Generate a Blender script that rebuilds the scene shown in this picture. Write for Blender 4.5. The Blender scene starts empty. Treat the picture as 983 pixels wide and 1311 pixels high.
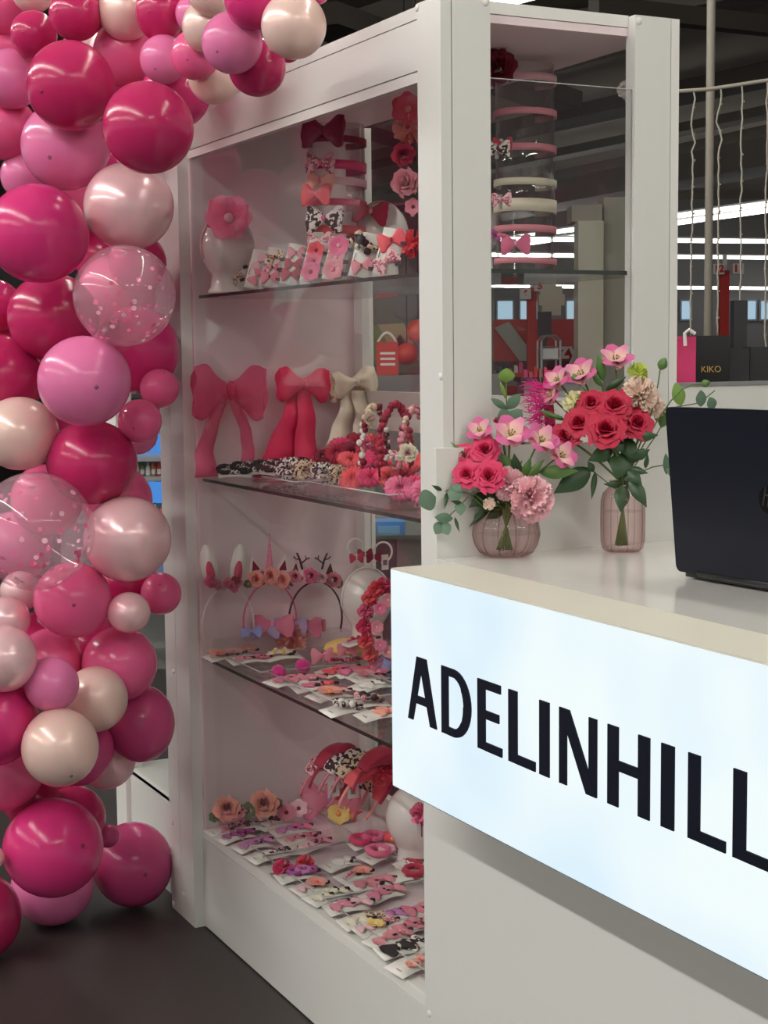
import bpy, math, random
from mathutils import Vector, Matrix, Euler

# ------------------------------------------------------------------ camera, world, exposure
SC = bpy.context.scene
COL = SC.collection
PW, PH, FPX = 983, 1311, 2007.68
CAM = Vector((-1.4158, -2.531, 1.5588))
RT = Vector((0.89025731, -0.45533296, -0.01066832))
UP = Vector((0.05542162, 0.08505049, 0.99483409))
FW = Vector((0.45207341, 0.88624957, -0.10095211))
cd = bpy.data.cameras.new('camera')
cd.sensor_fit = 'AUTO'; cd.sensor_width = 36.0; cd.lens = FPX / PH * 36.0
cd.clip_start = 0.05; cd.clip_end = 300
cam = bpy.data.objects.new('camera', cd); COL.objects.link(cam)
cam.matrix_world = Matrix(((RT.x, UP.x, -FW.x, CAM.x), (RT.y, UP.y, -FW.y, CAM.y), (RT.z, UP.z, -FW.z, CAM.z), (0, 0, 0, 1)))
SC.camera = cam

W = bpy.data.worlds.new('world'); SC.world = W; W.use_nodes = True
W.node_tree.nodes['Background'].inputs[0].default_value = (1.0, 0.975, 0.925, 1)
W.node_tree.nodes['Background'].inputs[1].default_value = 0.72
SC.view_settings.view_transform = 'Standard'; SC.view_settings.look = 'None'
SC.view_settings.gamma = 1.0; SC.view_settings.use_curve_mapping = False
SC.view_settings.exposure = -0.28
SC.cycles.transparent_max_bounces = 40
SC.cycles.max_bounces = 8
TUBE_POWER = 48.0
KEY_POWER = 92.0
BG_TUBE = 9.0
random.seed(7)

ORDW = 'first second third fourth fifth sixth seventh eighth ninth tenth eleventh twelfth thirteenth fourteenth fifteenth sixteenth'.split()
# ------------------------------------------------------------------ helpers: pixels to places
def ray(x, y):
    return FW + RT * ((x - PW / 2) / FPX) - UP * ((y - PH / 2) / FPX)
def on(ax, v, x, y):
    d = ray(x, y); i = 'XYZ'.index(ax)
    return CAM + d * ((v - CAM[i]) / d[i])
def at(depth, x, y):
    return CAM + ray(x, y) * depth

# ------------------------------------------------------------------ helpers: meshes
class MB:
    def __init__(s): s.v = []; s.f = []; s.m = []
    def add(s, vs, fs, M=None, mi=0):
        o = len(s.v)
        s.v += [tuple(M @ Vector(p)) if M is not None else tuple(p) for p in vs]
        s.f += [tuple(i + o for i in f) for f in fs]; s.m += [mi] * len(fs)
        return s
    def box(s, a, b, M=None, mi=0):
        (x0, y0, z0), (x1, y1, z1) = a, b
        vs = [(x0, y0, z0), (x1, y0, z0), (x1, y1, z0), (x0, y1, z0), (x0, y0, z1), (x1, y0, z1), (x1, y1, z1), (x0, y1, z1)]
        return s.add(vs, [(3, 2, 1, 0), (4, 5, 6, 7), (0, 1, 5, 4), (1, 2, 6, 5), (2, 3, 7, 6), (3, 0, 4, 7)], M, mi)
    def grid(s, fn, nu, nv, cu=False, cv=False, M=None, mi=0):
        vs = []; fs = []
        for i in range(nu + (0 if cu else 1)):
            for j in range(nv + (0 if cv else 1)):
                vs.append(fn(i / nu, j / nv))
        w = nv + (0 if cv else 1); h = nu + (0 if cu else 1)
        for i in range(nu):
            for j in range(nv):
                a, b, c, d = i * w + j, ((i + 1) % h) * w + j, ((i + 1) % h) * w + (j + 1) % w, i * w + (j + 1) % w
                fs.append((a, b, c, d))
        return s.add(vs, fs, M, mi)
    def lathe(s, prof, n=32, M=None, mi=0, mod=None):
        def fn(u, v):
            k = u * (len(prof) - 1); i = min(int(k + 1e-6), len(prof) - 1)
            r, z = prof[i]; t = v * 2 * math.pi
            r = r * (mod(t, z) if mod else 1)
            return (r * math.cos(t), r * math.sin(t), z)
        return s.grid(fn, len(prof) - 1, n, cv=True, M=M, mi=mi)
    def tube(s, pts, rad, n=8, M=None, mi=0, cap=True):
        pts = [Vector(p) for p in pts]; N = len(pts); vs = []; fs = []
        prev = None
        for i, p in enumerate(pts):
            t = (pts[min(i + 1, N - 1)] - pts[max(i - 1, 0)]).normalized()
            if prev is None:
                a = Vector((0, 0, 1)) if abs(t.z) < .9 else Vector((1, 0, 0)); nn = t.cross(a).normalized()
            else:
                nn = (prev - t * prev.dot(t)).normalized()
            prev = nn; b = t.cross(nn); r = rad(i / (N - 1)) if callable(rad) else rad
            for j in range(n):
                q = 2 * math.pi * j / n
                vs.append(p + nn * (r * math.cos(q)) + b * (r * math.sin(q)))
        for i in range(N - 1):
            for j in range(n):
                fs.append((i * n + j, i * n + (j + 1) % n, (i + 1) * n + (j + 1) % n, (i + 1) * n + j))
        if cap:
            fs.append(tuple(range(n))[::-1]); fs.append(tuple((N - 1) * n + j for j in range(n)))
        return s.add(vs, fs, M, mi)
    def strip(s, pts, wid, w, t, M=None, mi=0):
        """flat band: pts centre line, wid(i) unit vector across, width w, thickness t"""
        pts = [Vector(p) for p in pts]; N = len(pts); vs = []; fs = []
        for i, p in enumerate(pts):
            tt = (pts[min(i + 1, N - 1)] - pts[max(i - 1, 0)]).normalized()
            a = Vector(wid(i / (N - 1))) if callable(wid) else Vector(wid)
            nn = tt.cross(a).normalized(); ww = w(i / (N - 1)) if callable(w) else w
            for sx, sy in ((-1, -1), (1, -1), (1, 1), (-1, 1)):
                vs.append(p + a * (sx * ww / 2) + nn * (sy * t / 2))
        for i in range(N - 1):
            for j in range(4):
                fs.append((i * 4 + j, i * 4 + (j + 1) % 4, (i + 1) * 4 + (j + 1) % 4, (i + 1) * 4 + j))
        fs.append((3, 2, 1, 0)); fs.append(tuple((N - 1) * 4 + j for j in range(4)))
        return s.add(vs, fs, M, mi)
    def sphere(s, c, r, n=12, m=8, M=None, mi=0, sc=(1, 1, 1)):
        def fn(u, v):
            th = math.pi * u; ph = 2 * math.pi * v
            return (c[0] + sc[0] * r * math.sin(th) * math.cos(ph), c[1] + sc[1] * r * math.sin(th) * math.sin(ph), c[2] + sc[2] * r * math.cos(th))
        return s.grid(fn, m, n, cv=True, M=M, mi=mi)
    def prism(s, poly, t, M=None, mi=0):
        n = len(poly)
        vs = [(x, y, 0) for x, y in poly] + [(x, y, t) for x, y in poly]
        fs = [tuple(range(n))[::-1], tuple(range(n, 2 * n))] + [(i, (i + 1) % n, n + (i + 1) % n, n + i) for i in range(n)]
        return s.add(vs, fs, M, mi)
    def mesh(s, name, mats, smooth=True):
        me = bpy.data.meshes.new(name); me.from_pydata(s.v, [], s.f)
        if not isinstance(mats, (list, tuple)): mats = [mats]
        for m in mats: me.materials.append(m)
        me.polygons.foreach_set('material_index', s.m)
        if smooth: me.polygons.foreach_set('use_smooth', [True] * len(s.f))
        me.update()
        return me
    def build(s, name, mats, parent=None, smooth=True, loc=None, auto=None):
        return link(name, s.mesh(name, mats, smooth), parent, loc)

def link(name, me, parent=None, loc=None, rot=None, scale=None):
    o = bpy.data.objects.new(name, me); COL.objects.link(o)
    if parent is not None: o.parent = parent
    if loc is not None: o.location = loc
    if rot is not None: o.rotation_euler = rot
    if scale is not None: o.scale = scale if hasattr(scale, '__len__') else (scale,) * 3
    return o
def tag(o, label, cat, group=None, kind=None):
    o['label'] = label; o['category'] = cat
    if group: o['group'] = group
    if kind: o['kind'] = kind
    return o
def thing(name, label, cat, loc=(0, 0, 0), rot=(0, 0, 0), group=None):
    o = bpy.data.objects.new(name, None); COL.objects.link(o)
    o.empty_display_size = .05
    o.location = loc; o.rotation_euler = rot
    return tag(o, label, cat, group)
def struct(o):
    o['kind'] = 'structure'; return o
def boxp(name, a, b, mat, parent=None):
    return MB().box(a, b).build(name, mat, parent, smooth=False)
def frame_from(n, up=Vector((0, 0, 1))):
    z = Vector(n).normalized(); x = up.cross(z)
    if x.length < 1e-3: x = Vector((1, 0, 0))
    x.normalize(); y = z.cross(x)
    return Matrix((x, y, z)).transposed()

# ------------------------------------------------------------------ materials
MATS = {}
def srgb(r, g, b):
    f = lambda c: (c / 255 / 12.92) if c / 255 <= .04045 else ((c / 255 + .055) / 1.055) ** 2.4
    return (f(r), f(g), f(b), 1)
def mat(name, col, rough=.5, metal=0, noise=0, nscale=20, coat=0, sss=0, spec=.5, sheen=0, bump=0, alpha=1):
    if name in MATS: return MATS[name]
    m = bpy.data.materials.new(name); m.use_nodes = True; MATS[name] = m
    nt = m.node_tree; b = nt.nodes['Principled BSDF']
    b.inputs['Roughness'].default_value = rough; b.inputs['Metallic'].default_value = metal
    b.inputs['Specular IOR Level'].default_value = spec
    b.inputs['Coat Weight'].default_value = coat; b.inputs['Coat Roughness'].default_value = .08
    b.inputs['Sheen Weight'].default_value = sheen
    b.inputs['Alpha'].default_value = alpha
    if sss:
        b.inputs['Subsurface Weight'].default_value = sss; b.inputs['Subsurface Scale'].default_value = .02
    tc = nt.nodes.new('ShaderNodeTexCoord'); nz = nt.nodes.new('ShaderNodeTexNoise')
    nz.inputs['Scale'].default_value = nscale; nz.inputs['Detail'].default_value = 4
    nt.links.new(tc.outputs['Object'], nz.inputs['Vector'])
    mx = nt.nodes.new('ShaderNodeMix'); mx.data_type = 'RGBA'
    k = noise if noise else .02
    mx.inputs[6].default_value = tuple(max(0, c * (1 - k)) for c in col[:3]) + (1,)
    mx.inputs[7].default_value = tuple(min(1, c * (1 + k)) for c in col[:3]) + (1,)
    nt.links.new(nz.outputs['Fac'], mx.inputs[0]); nt.links.new(mx.outputs[2], b.inputs['Base Color'])
    if bump:
        bp = nt.nodes.new('ShaderNodeBump'); bp.inputs['Strength'].default_value = bump; bp.inputs['Distance'].default_value = .003
        nt.links.new(nz.outputs['Fac'], bp.inputs['Height']); nt.links.new(bp.outputs['Normal'], b.inputs['Normal'])
    return m
def emit(name, col, strength):
    if name in MATS: return MATS[name]
    m = bpy.data.materials.new(name); m.use_nodes = True; MATS[name] = m
    nt = m.node_tree; nt.nodes.clear()
    e = nt.nodes.new('ShaderNodeEmission'); e.inputs[0].default_value = col; e.inputs[1].default_value = strength
    o = nt.nodes.new('ShaderNodeOutputMaterial'); nt.links.new(e.outputs[0], o.inputs[0])
    return m
def glass(name, tint=(.97, .985, .975), ior=1.45, rough=.02, body=0, bodycol=(1, 1, 1), edge=None):
    """see-through pane: transparent body with Fresnel reflection, plus an optional milky share"""
    if name in MATS: return MATS[name]
    m = bpy.data.materials.new(name); m.use_nodes = True; MATS[name] = m
    nt = m.node_tree; nt.nodes.clear(); N = nt.nodes.new; L = nt.links.new
    o = N('ShaderNodeOutputMaterial'); t = N('ShaderNodeBsdfTransparent'); g = N('ShaderNodeBsdfGlossy'); f = N('ShaderNodeFresnel')
    t.inputs[0].default_value = tuple(tint) + (1,); g.inputs['Roughness'].default_value = rough; ge = N('ShaderNodeNewGeometry'); mm = N('ShaderNodeMix'); mm.inputs[2].default_value = ior; mm.inputs[3].default_value = 1 / ior
    L(ge.outputs['Backfacing'], mm.inputs[0]); L(mm.outputs[0], f.inputs[0])
    mx = N('ShaderNodeMixShader'); L(f.outputs[0], mx.inputs[0]); L(g.outputs[0], mx.inputs[2])
    if edge:
        lw = N('ShaderNodeLayerWeight'); lw.inputs[0].default_value = .35
        cm = N('ShaderNodeMix'); cm.data_type = 'RGBA'
        cm.inputs[6].default_value = tuple(tint) + (1,); cm.inputs[7].default_value = tuple(edge) + (1,)
        L(lw.outputs['Facing'], cm.inputs[0]); L(cm.outputs[2], t.inputs[0])
    if body:
        p = N('ShaderNodeBsdfPrincipled'); p.inputs['Base Color'].default_value = tuple(bodycol) + (1,); p.inputs['Roughness'].default_value = .4
        m2 = N('ShaderNodeMixShader'); m2.inputs[0].default_value = body
        L(t.outputs[0], m2.inputs[1]); L(p.outputs[0], m2.inputs[2]); L(m2.outputs[0], mx.inputs[1])
    else:
        L(t.outputs[0], mx.inputs[1])
    L(mx.outputs[0], o.inputs[0])
    return m
def spotted(name, c0, c1, scale=60, thr=.5, c2=None):
    """printed fabric: blotches of c1 on c0"""
    if name in MATS: return MATS[name]
    m = bpy.data.materials.new(name); m.use_nodes = True; MATS[name] = m
    nt = m.node_tree; b = nt.nodes['Principled BSDF']; b.inputs['Roughness'].default_value = .7
    tc = nt.nodes.new('ShaderNodeTexCoord'); v = nt.nodes.new('ShaderNodeTexNoise'); v.inputs['Scale'].default_value = scale; v.inputs['Detail'].default_value = 1.0
    r = nt.nodes.new('ShaderNodeValToRGB'); r.color_ramp.interpolation = 'CONSTANT'
    r.color_ramp.elements[0].color = c0; r.color_ramp.elements[1].position = thr; r.color_ramp.elements[1].color = c1
    if c2: e = r.color_ramp.elements.new(thr + .08); e.color = c2
    nt.links.new(tc.outputs['Object'], v.inputs['Vector']); nt.links.new(v.outputs['Fac'], r.inputs[0]); nt.links.new(r.outputs[0], b.inputs['Base Color'])
    return m

WHITE = mat('white_laminate', (.725, .725, .70, 1), .38, noise=.015, nscale=3)
WHITE_BOUNCE = mat('white_laminate_pink_bounce', (.82, .68, .71, 1), .42, noise=.015, nscale=3)  # white inside panels; pink bounce from the balloons put into the colour
WHITE2 = mat('white_edge_band', (.80, .79, .76, 1), .4)
COUNTER = mat('counter_gloss_white', (.74, .73, .70, 1), .10, coat=.3)
BEIGE = mat('lightbox_top', (.66, .645, .56, 1), .4)
SEAM = mat('dark_seam', (.05, .04, .045, 1), .6)
CAP = mat('bolt_cap', (.80, .79, .77, 1), .3)
GLASS = glass('pane_glass', (.98, .985, .98), ior=1.22)
SHELF = glass('shelf_glass', (.965, .98, .97), ior=1.35, body=.03, bodycol=(.8, .85, .82))
EDGE = mat('glass_cut_edge', (.022, .030, .024, 1), .25)
ACRYL = glass('clear_acrylic', (.985, .985, .985), ior=1.4, body=.03)
ACRYLP = glass('acrylic_tube', (.985, .985, .985), ior=1.6, rough=.01, edge=(.8, .8, .8))
CARD = mat('white_card', (.80, .77, .73, 1), .6)
PRINT = mat('printed_ink', (.18, .15, .16, 1), .6)
HEADW = mat('glossy_white_head', (.78, .74, .72, 1), .15, coat=.4, sss=.1)
PINKS = {
    'hot': mat('fabric_hot_pink', srgb(226, 52, 110), .6, noise=.08, nscale=90, sheen=.3),
    'red': mat('fabric_crimson', srgb(176, 34, 66), .65, noise=.1, nscale=90, sheen=.2),
    'dark': mat('fabric_dark_red', srgb(128, 22, 50), .65, noise=.1, nscale=90),
    'pink': mat('fabric_pink', srgb(228, 110, 150), .6, noise=.08, nscale=90, sheen=.2),
    'rose': mat('fabric_dusty_rose', srgb(222, 140, 155), .6, noise=.1, nscale=90),
    'pale': mat('fabric_pale_pink', srgb(238, 190, 200), .6, noise=.06, nscale=90),
    'peach': mat('fabric_peach', srgb(240, 165, 150), .6, noise=.08, nscale=90),
    'coral': mat('fabric_coral', srgb(238, 95, 105), .6, noise=.1, nscale=90),
    'cream': mat('fabric_cream', srgb(236, 226, 205), .5, noise=.04, nscale=90, sheen=.3),
    'white': mat('fabric_white', srgb(236, 230, 226), .6, noise=.04, nscale=90),
    'lilac': mat('fabric_lilac', srgb(205, 140, 195), .6, noise=.08, nscale=90),
    'purple': mat('fabric_purple', srgb(170, 80, 150), .6, noise=.1, nscale=90),
    'magenta': mat('fabric_magenta', srgb(224, 20, 140), .7, noise=.1, nscale=200, sheen=.5, bump=.4),
    'blue': mat('fabric_pale_blue', srgb(150, 165, 225), .6, noise=.1, nscale=90),
    'yellow': mat('fabric_yellow', srgb(240, 205, 120), .6, noise=.06, nscale=90),
    'orange': mat('fabric_orange', srgb(240, 150, 80), .6, noise=.1, nscale=90),
    'black': mat('fabric_black', srgb(38, 30, 34), .6, noise=.1, nscale=90),
    'brown': mat('antler_brown', srgb(78, 38, 40), .6),
    'green': mat('craft_leaf_green', srgb(96, 110, 78), .6),
    'glitter': mat('glitter_pink', srgb(236, 140, 165), .35, noise=.35, nscale=400),
    'leo': spotted('leopard_print', srgb(222, 196, 170), srgb(60, 40, 40), 11, .54),
    'zebra': spotted('black_white_print', srgb(235, 225, 220), srgb(48, 30, 36), 9, .5),
    'leopink': spotted('pink_leopard_print', srgb(238, 190, 196), srgb(110, 40, 62), 9, .52, srgb(236, 130, 150)),
    'floral': spotted('floral_print', srgb(240, 230, 205), srgb(235, 140, 120), 8, .52, srgb(150, 160, 110)),
    'leoL': spotted('leopard_wrap', srgb(222, 196, 170), srgb(60, 40, 40), 90, .54),
    'zebraL': spotted('black_white_wrap', srgb(235, 225, 220), srgb(48, 30, 36), 80, .5),
    'leopinkL': spotted('pink_leopard_wrap', srgb(238, 190, 196), srgb(130, 50, 72), 80, .55, srgb(236, 130, 150)),
}
def organza(name, col, a):
    m = glass(name, tuple(min(1, c * .5 + .5) for c in col[:3]), ior=1.2, rough=.35, body=a, bodycol=col[:3]); return m
PINKS['organza'] = organza('organza_pink', srgb(250, 112, 162), .30)
PINKS['sheer'] = organza('organza_light', srgb(248, 130, 172), .5)
PINKS['tulle'] = organza('tulle_pale', srgb(246, 150, 180), .5)
PINKS['tullelilac'] = organza('tulle_lilac', srgb(205, 190, 230), .5)

# ------------------------------------------------------------------ lamps of the hall (real ceiling battens)
HOUSE = mat('lamp_housing', (.55, .55, .53, 1), .5)
TUBE = emit('fluorescent_tube', (1.0, .97, .87, 1), TUBE_POWER)
TUBEBG = emit('far_fluorescent_tube', (1.0, .98, .94, 1), BG_TUBE)
def batten(p, q, label, r=.05, tube=None, drop=True, group='fluorescent strip lights of the hall'):
    p, q = Vector(p), Vector(q)
    t = thing('fluorescent_light', label, 'ceiling light', p, group=group)
    d = q - p; side = d.cross(Vector((0, 0, 1))).normalized()
    MB().tube([(0, 0, 0), d], r, 10).build('tube', tube or TUBE, t)
    h = MB().strip([Vector((0, 0, r * 1.5)), d + Vector((0, 0, r * 1.5))], side, r * 1.7, r * .8)
    h.build('housing', HOUSE, t, smooth=False)
    return t
batten((-3.9, -5.0, 4.7), (-3.9, 8.5, 4.7), 'long strip light over the aisle beside the balloon garland', tube=emit('bright_fluorescent_tube', (1.0, .985, .945, 1), KEY_POWER))
batten((-3.2, -6.5, 4.7), (6.0, -6.5, 4.7), 'long strip light over the aisle facing the counter end')
batten((-8.5, -6.0, 4.7), (-8.5, 9.0, 4.7), 'long strip light over the second aisle away from the kiosk', .06)
batten((1.6, -4.5, 4.9), (1.6, 7.0, 4.9), 'long strip light above the middle of the kiosk')

# ------------------------------------------------------------------ hall shell
FLOORM = mat('dark_concrete_floor', (.040, .032, .030, 1), .42, noise=.22, nscale=1.6, spec=.4)
CEILM = mat('dark_hall_ceiling', (.36, .31, .26, 1), .8, noise=.2, nscale=.6)
WALLM = mat('hall_wall_grey', (.26, .26, .26, 1), .8, noise=.1, nscale=.4)
struct(boxp('floor', (-30, -25, -.1), (60, 75, 0), FLOORM))
struct(boxp('ceiling', (-30, -25, 7.0), (60, 75, 7.2), CEILM))
R0 = Vector((RT.x, RT.y, 0)).normalized(); F0 = Vector((FW.x, FW.y, 0)).normalized()
MBG = Matrix(((R0.x, F0.x, 0, CAM.x), (R0.y, F0.y, 0, CAM.y), (0, 0, 1, 0), (0, 0, 0, 1)))   # hall frame: right, away, up
def uz(d, x, y):
    p = MBG.inverted() @ at(d, x, y); return p.x, p.y, p.z
def hbox(mb, d, x0, y0, x1, y1, t, mi=0):
    """upright box whose front covers the pixel rectangle at distance d"""
    a = uz(d, x0, (y0 + y1) / 2); b = uz(d, x1, (y0 + y1) / 2); top = uz(d, (x0 + x1) / 2, y0)[2]; bot = uz(d, (x0 + x1) / 2, y1)[2]
    return mb.box((a[0], a[1], bot), (b[0], a[1] + t, top), MBG, mi)
WD = 58
wb = MB().box((-40, WD, 0), (45, WD + .3, 7.0), MBG).build('wall_back', WALLM, smooth=False); struct(wb)
# high daylight windows in the back wall
SKYP = emit('daylight_pane', (.50, .72, .88, 1), .9)
FRM = mat('window_frame_grey', (.30, .32, .34, 1), .5)
wn = 0
for (x0, x1) in ((612, 632), (634, 657), (663, 688), (722, 742), (868, 884), (952, 966), (969, 983), (986, 1004), (560, 585), (840, 862)):
    wn += 1
    a = uz(WD - .2, x0, 398); b = uz(WD - .2, x1, 398); zt = uz(WD - .2, x0, 384)[2]; zb = uz(WD - .2, x0, 411)[2]
    w = MB().box((a[0], WD - .12, zb), (b[0], WD - .02, zt), MBG)
    f = w.build('window_%d' % wn, FRM, smooth=False); struct(f)
    MB().box((a[0] + .06, WD - .15, zb + .06), (b[0] - .06, WD - .13, zt - .06), MBG).build('pane', SKYP, f, smooth=False)
# ceiling beams and ducts over the far aisles
BEAM = mat('ceiling_beam_brown', (.085, .072, .062, 1), .8, noise=.2, nscale=.8)
DUCT = mat('duct_metal', (.22, .20, .18, 1), .5, metal=.3, noise=.2, nscale=.7)
BEAML = mat('ceiling_beam_pale', (.17, .155, .135, 1), .8, noise=.15, nscale=.8)
def czray(z, x, y): return on('Z', z, x, y)
n = 0
BG = 'beams and ducts under the far ceiling'
def ceil_bar(z, p, q, w, h, m, label, name='ceiling_beam'):
    a, b = czray(z, *p), czray(z, *q)
    d = b - a; side = d.cross(Vector((0, 0, 1))).normalized()
    mb = MB().strip([Vector((0, 0, 0)), d], side, w, h)
    o = mb.build(name, m, smooth=False, loc=a); tag(o, label, 'duct' if 'duct' in name else 'beam', BG)
ceil_bar(6.2, (430, 215), (1100, 70), .9, .25, BEAM, 'dark ceiling beam slanting up to the right above the fairy lights')
ceil_bar(6.0, (430, 255), (1100, 120), .5, .18, BEAML, 'pale thin ceiling beam just under the darkest slanting beam')
ceil_bar(5.8, (430, 290), (1100, 150), .8, .3, BEAM, 'wide ceiling beam below the pale thin beam')
ceil_bar(5.0, (430, 305), (1100, 178), 1.1, .5, DUCT, 'broad dull air duct above the first strip light', 'air_duct')
ceil_bar(6.75, (700, 40), (1100, -40), .7, .3, BEAML, 'pale beam crossing behind the top of the right post')
ceil_bar(6.6, (400, 60), (560, 10), .9, .4, DUCT, 'dull air duct above the cabinet fascia', 'air_duct')
ceil_bar(6.2, (760, 8), (1060, 42), .25, .25, BEAM, 'dark pipe bundle running across at the very top right', 'air_duct')
ceil_bar(6.2, (400, 20), (720, 130), .8, .3, BEAM, 'dark beam slanting down to the right behind the acrylic tubes')
ceil_bar(5.9, (440, 150), (620, 205), .9, .3, BEAML, 'pale beam seen through the rear glass beside the left tube')
# far lamps
def far_lamp(z, p, q, label, r=.07):
    batten(czray(z, *p), czray(z, *q), label, r, TUBEBG)
far_lamp(5.0, (640, 275), (1080, 193), 'nearest slanting strip light behind the right post', .05)
far_lamp(4.6, (660, 304), (1080, 248), 'upper of the paired slanting strip lights', .05)
far_lamp(4.5, (660, 314), (1080, 256), 'lower of the paired slanting strip lights', .05)
far_lamp(4.3, (640, 306), (1080, 310), 'level strip light below the paired slanting ones', .05)
far_lamp(4.2, (600, 326), (1080, 331), 'level strip light just above the red number tower', .05)
far_lamp(3.7, (600, 366), (1080, 370), 'lowest and farthest level strip light near the daylight windows', .05)
far_lamp(6.3, (612, 8), (690, -12), 'strip light peeking over the top edge of the cabinet', .10)

# ------------------------------------------------------------------ far checkout zone
RED = mat('signal_red', srgb(205, 38, 34), .5); CREAM = mat('column_cream', (.84, .80, .64, 1), .7, noise=.04, nscale=1)
CREAM2 = mat('column_cream_darker', (.50, .48, .40, 1), .7); DARK = mat('dark_equipment', (.018, .018, .022, 1), .4); STEEL = mat('grey_steel', (.45, .45, .46, 1), .35, metal=.6)
WSIGN = mat('white_sign', (.75, .72, .70, 1), .5)
FONT = None
def text(name, body, size, M, mat_, parent, ext=.002, bold=0, align='CENTER', sx=1):
    cu = bpy.data.curves.new(name, 'FONT'); cu.body = body; cu.size = size; cu.extrude = ext; cu.offset = bold; cu.align_x = align; cu.align_y = 'CENTER'
    o = bpy.data.objects.new(name, cu); COL.objects.link(o)
    dg = bpy.context.evaluated_depsgraph_get(); me = bpy.data.meshes.new_from_object(o.evaluated_get(dg))
    bpy.data.objects.remove(o); me.transform(M @ Matrix.Diagonal((sx, 1, 1, 1))); me.materials.clear(); me.materials.append(mat_)
    return link(name, me, parent)
FACE = Matrix.Rotation(math.pi / 2, 4, 'X')          # text upright facing -away
t = thing('column', 'square cream column behind the glass between the bouquet and shelf', 'column', MBG @ Vector((uz(22, 771, 400)[0], 22, 0)))
def child_h(mb, name, m, par):
    o = mb.build(name, m, par, smooth=False); o.matrix_parent_inverse = par.matrix_world.inverted() if False else Matrix.Translation(-Vector(par.location)); return o
def rel(par, o):
    o.matrix_parent_inverse = Matrix.Translation(-Vector(par.location)); return o
a = uz(22, 740, 400); b = uz(22, 800, 400)
child_h(hbox(MB(), 22, 740, 284, 772, 640, .5), 'shaft', CREAM, t)
child_h(hbox(MB(), 22.2, 772.2, 254, 808, 640, .5), 'shaft', CREAM2, t)  # right face of the column, in a darker copy of the cream
child_h(hbox(MB(), 21.9, 732, 262, 771, 283.5, .6), 'head_box', CREAM2, t)
def tower(px, top, label, nums, pxs, d=25, bot=432, wd=12):
    x, y, z = uz(d, px, top); zb = uz(d, px, bot + 18)[2]
    t = thing('checkout_tower', label, 'checkout sign', MBG @ Vector((x, y, 0)), group='numbered checkout towers')
    w = wd / FPX * d
    child_h(MB().box((x - w / 2, y, 0), (x + w / 2, y + w, z), MBG), 'pillar', RED, t)
    for s, (nx, ny) in zip(nums, pxs):
        q = uz(d, nx, ny); ww = 14 / FPX * d; hh = 13 / FPX * d
        bx_ = child_h(MB().box((q[0] - ww / 2, y - .25, q[2] - hh / 2), (q[0] + ww / 2, y - .1, q[2] + hh / 2), MBG), 'number_box', WSIGN, t)
        tx = text('number', s, hh * .95, MBG @ Matrix.Translation((q[0], y - .256, q[2])) @ FACE, RED, bx_, ext=.004, bold=.008)
    child_h(MB().box((x - .03, y, z), (x + .03, y + .06, z + .25), MBG), 'top_lamp', WSIGN, t)
    return t
tower(928, 346, 'red checkout tower numbered twelve and eleven at the right edge', ['12', '11'], [(916, 345.5), (940.5, 345)])
tower(681, 368, 'red checkout tower with faint number boxes behind the glass shelf', ['6', '5'], [(671, 377), (689, 367)])
# red advertising board with the end of a word
t = thing('advertising_board', 'red advertising board ending in white letters zy', 'sign', MBG @ Vector((uz(27, 690, 430)[0], 27, 0)))
bd = child_h(hbox(MB(), 27, 600, 409, 742, 462, .12), 'board', RED, t)
q = uz(27, 727, 449); x = text('lettering', 'zy', .42, MBG @ Matrix.Translation((q[0], 26.98, q[2])) @ FACE, WSIGN, t, bold=.01); rel(t, x)
a0 = [uz(27, *p) for p in ((632, 420), (650, 412), (688, 462), (664, 462))]
m2 = MB(); m2.add([(p[0], 26.97, p[2]) for p in a0] + [(p[0], 26.99, p[2]) for p in a0], [(0, 1, 2, 3), (7, 6, 5, 4), (0, 4, 5, 1), (1, 5, 6, 2), (2, 6, 7, 3), (3, 7, 4, 0)], MBG)
child_h(m2, 'pale_wedge', mat('board_grey', (.45, .43, .38, 1), .6), t)
child_h(hbox(MB(), 27.05, 600, 462, 742, 640, .1), 'lower_panel', mat('board_dark', (.10, .04, .045, 1), .6), t)
# hanging pale lantern boxes
t = thing('hanging_sign', 'stack of pale cream boxes above the red board', 'sign', MBG @ Vector((uz(28, 705, 380)[0], 28, 0)))
for (x0, y0, x1, y1) in ((690, 352, 712, 368), (692, 366, 720, 378), (690, 377, 723, 391), (694, 390, 718, 404)):
    child_h(hbox(MB(), 28, x0, y0, x1, y1, .35), 'box_tier', CREAM, t)
child_h(MB().box((uz(28, 704, 352)[0], 28.1, uz(28, 704, 353)[2]), (uz(28, 705, 352)[0], 28.12, 7.0), MBG), 'hanger', STEEL, t)
t = thing('monitor_stand', 'dark checkout monitor beside the left red tower', 'monitor', MBG @ Vector((uz(24.5, 696, 415)[0], 24.5, 0)))
child_h(hbox(MB(), 24.5, 689, 399, 706, 430, .08), 'screen', DARK, t); child_h(hbox(MB(), 24.55, 694, 430, 700, 640, .05), 'pole', DARK, t)
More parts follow.
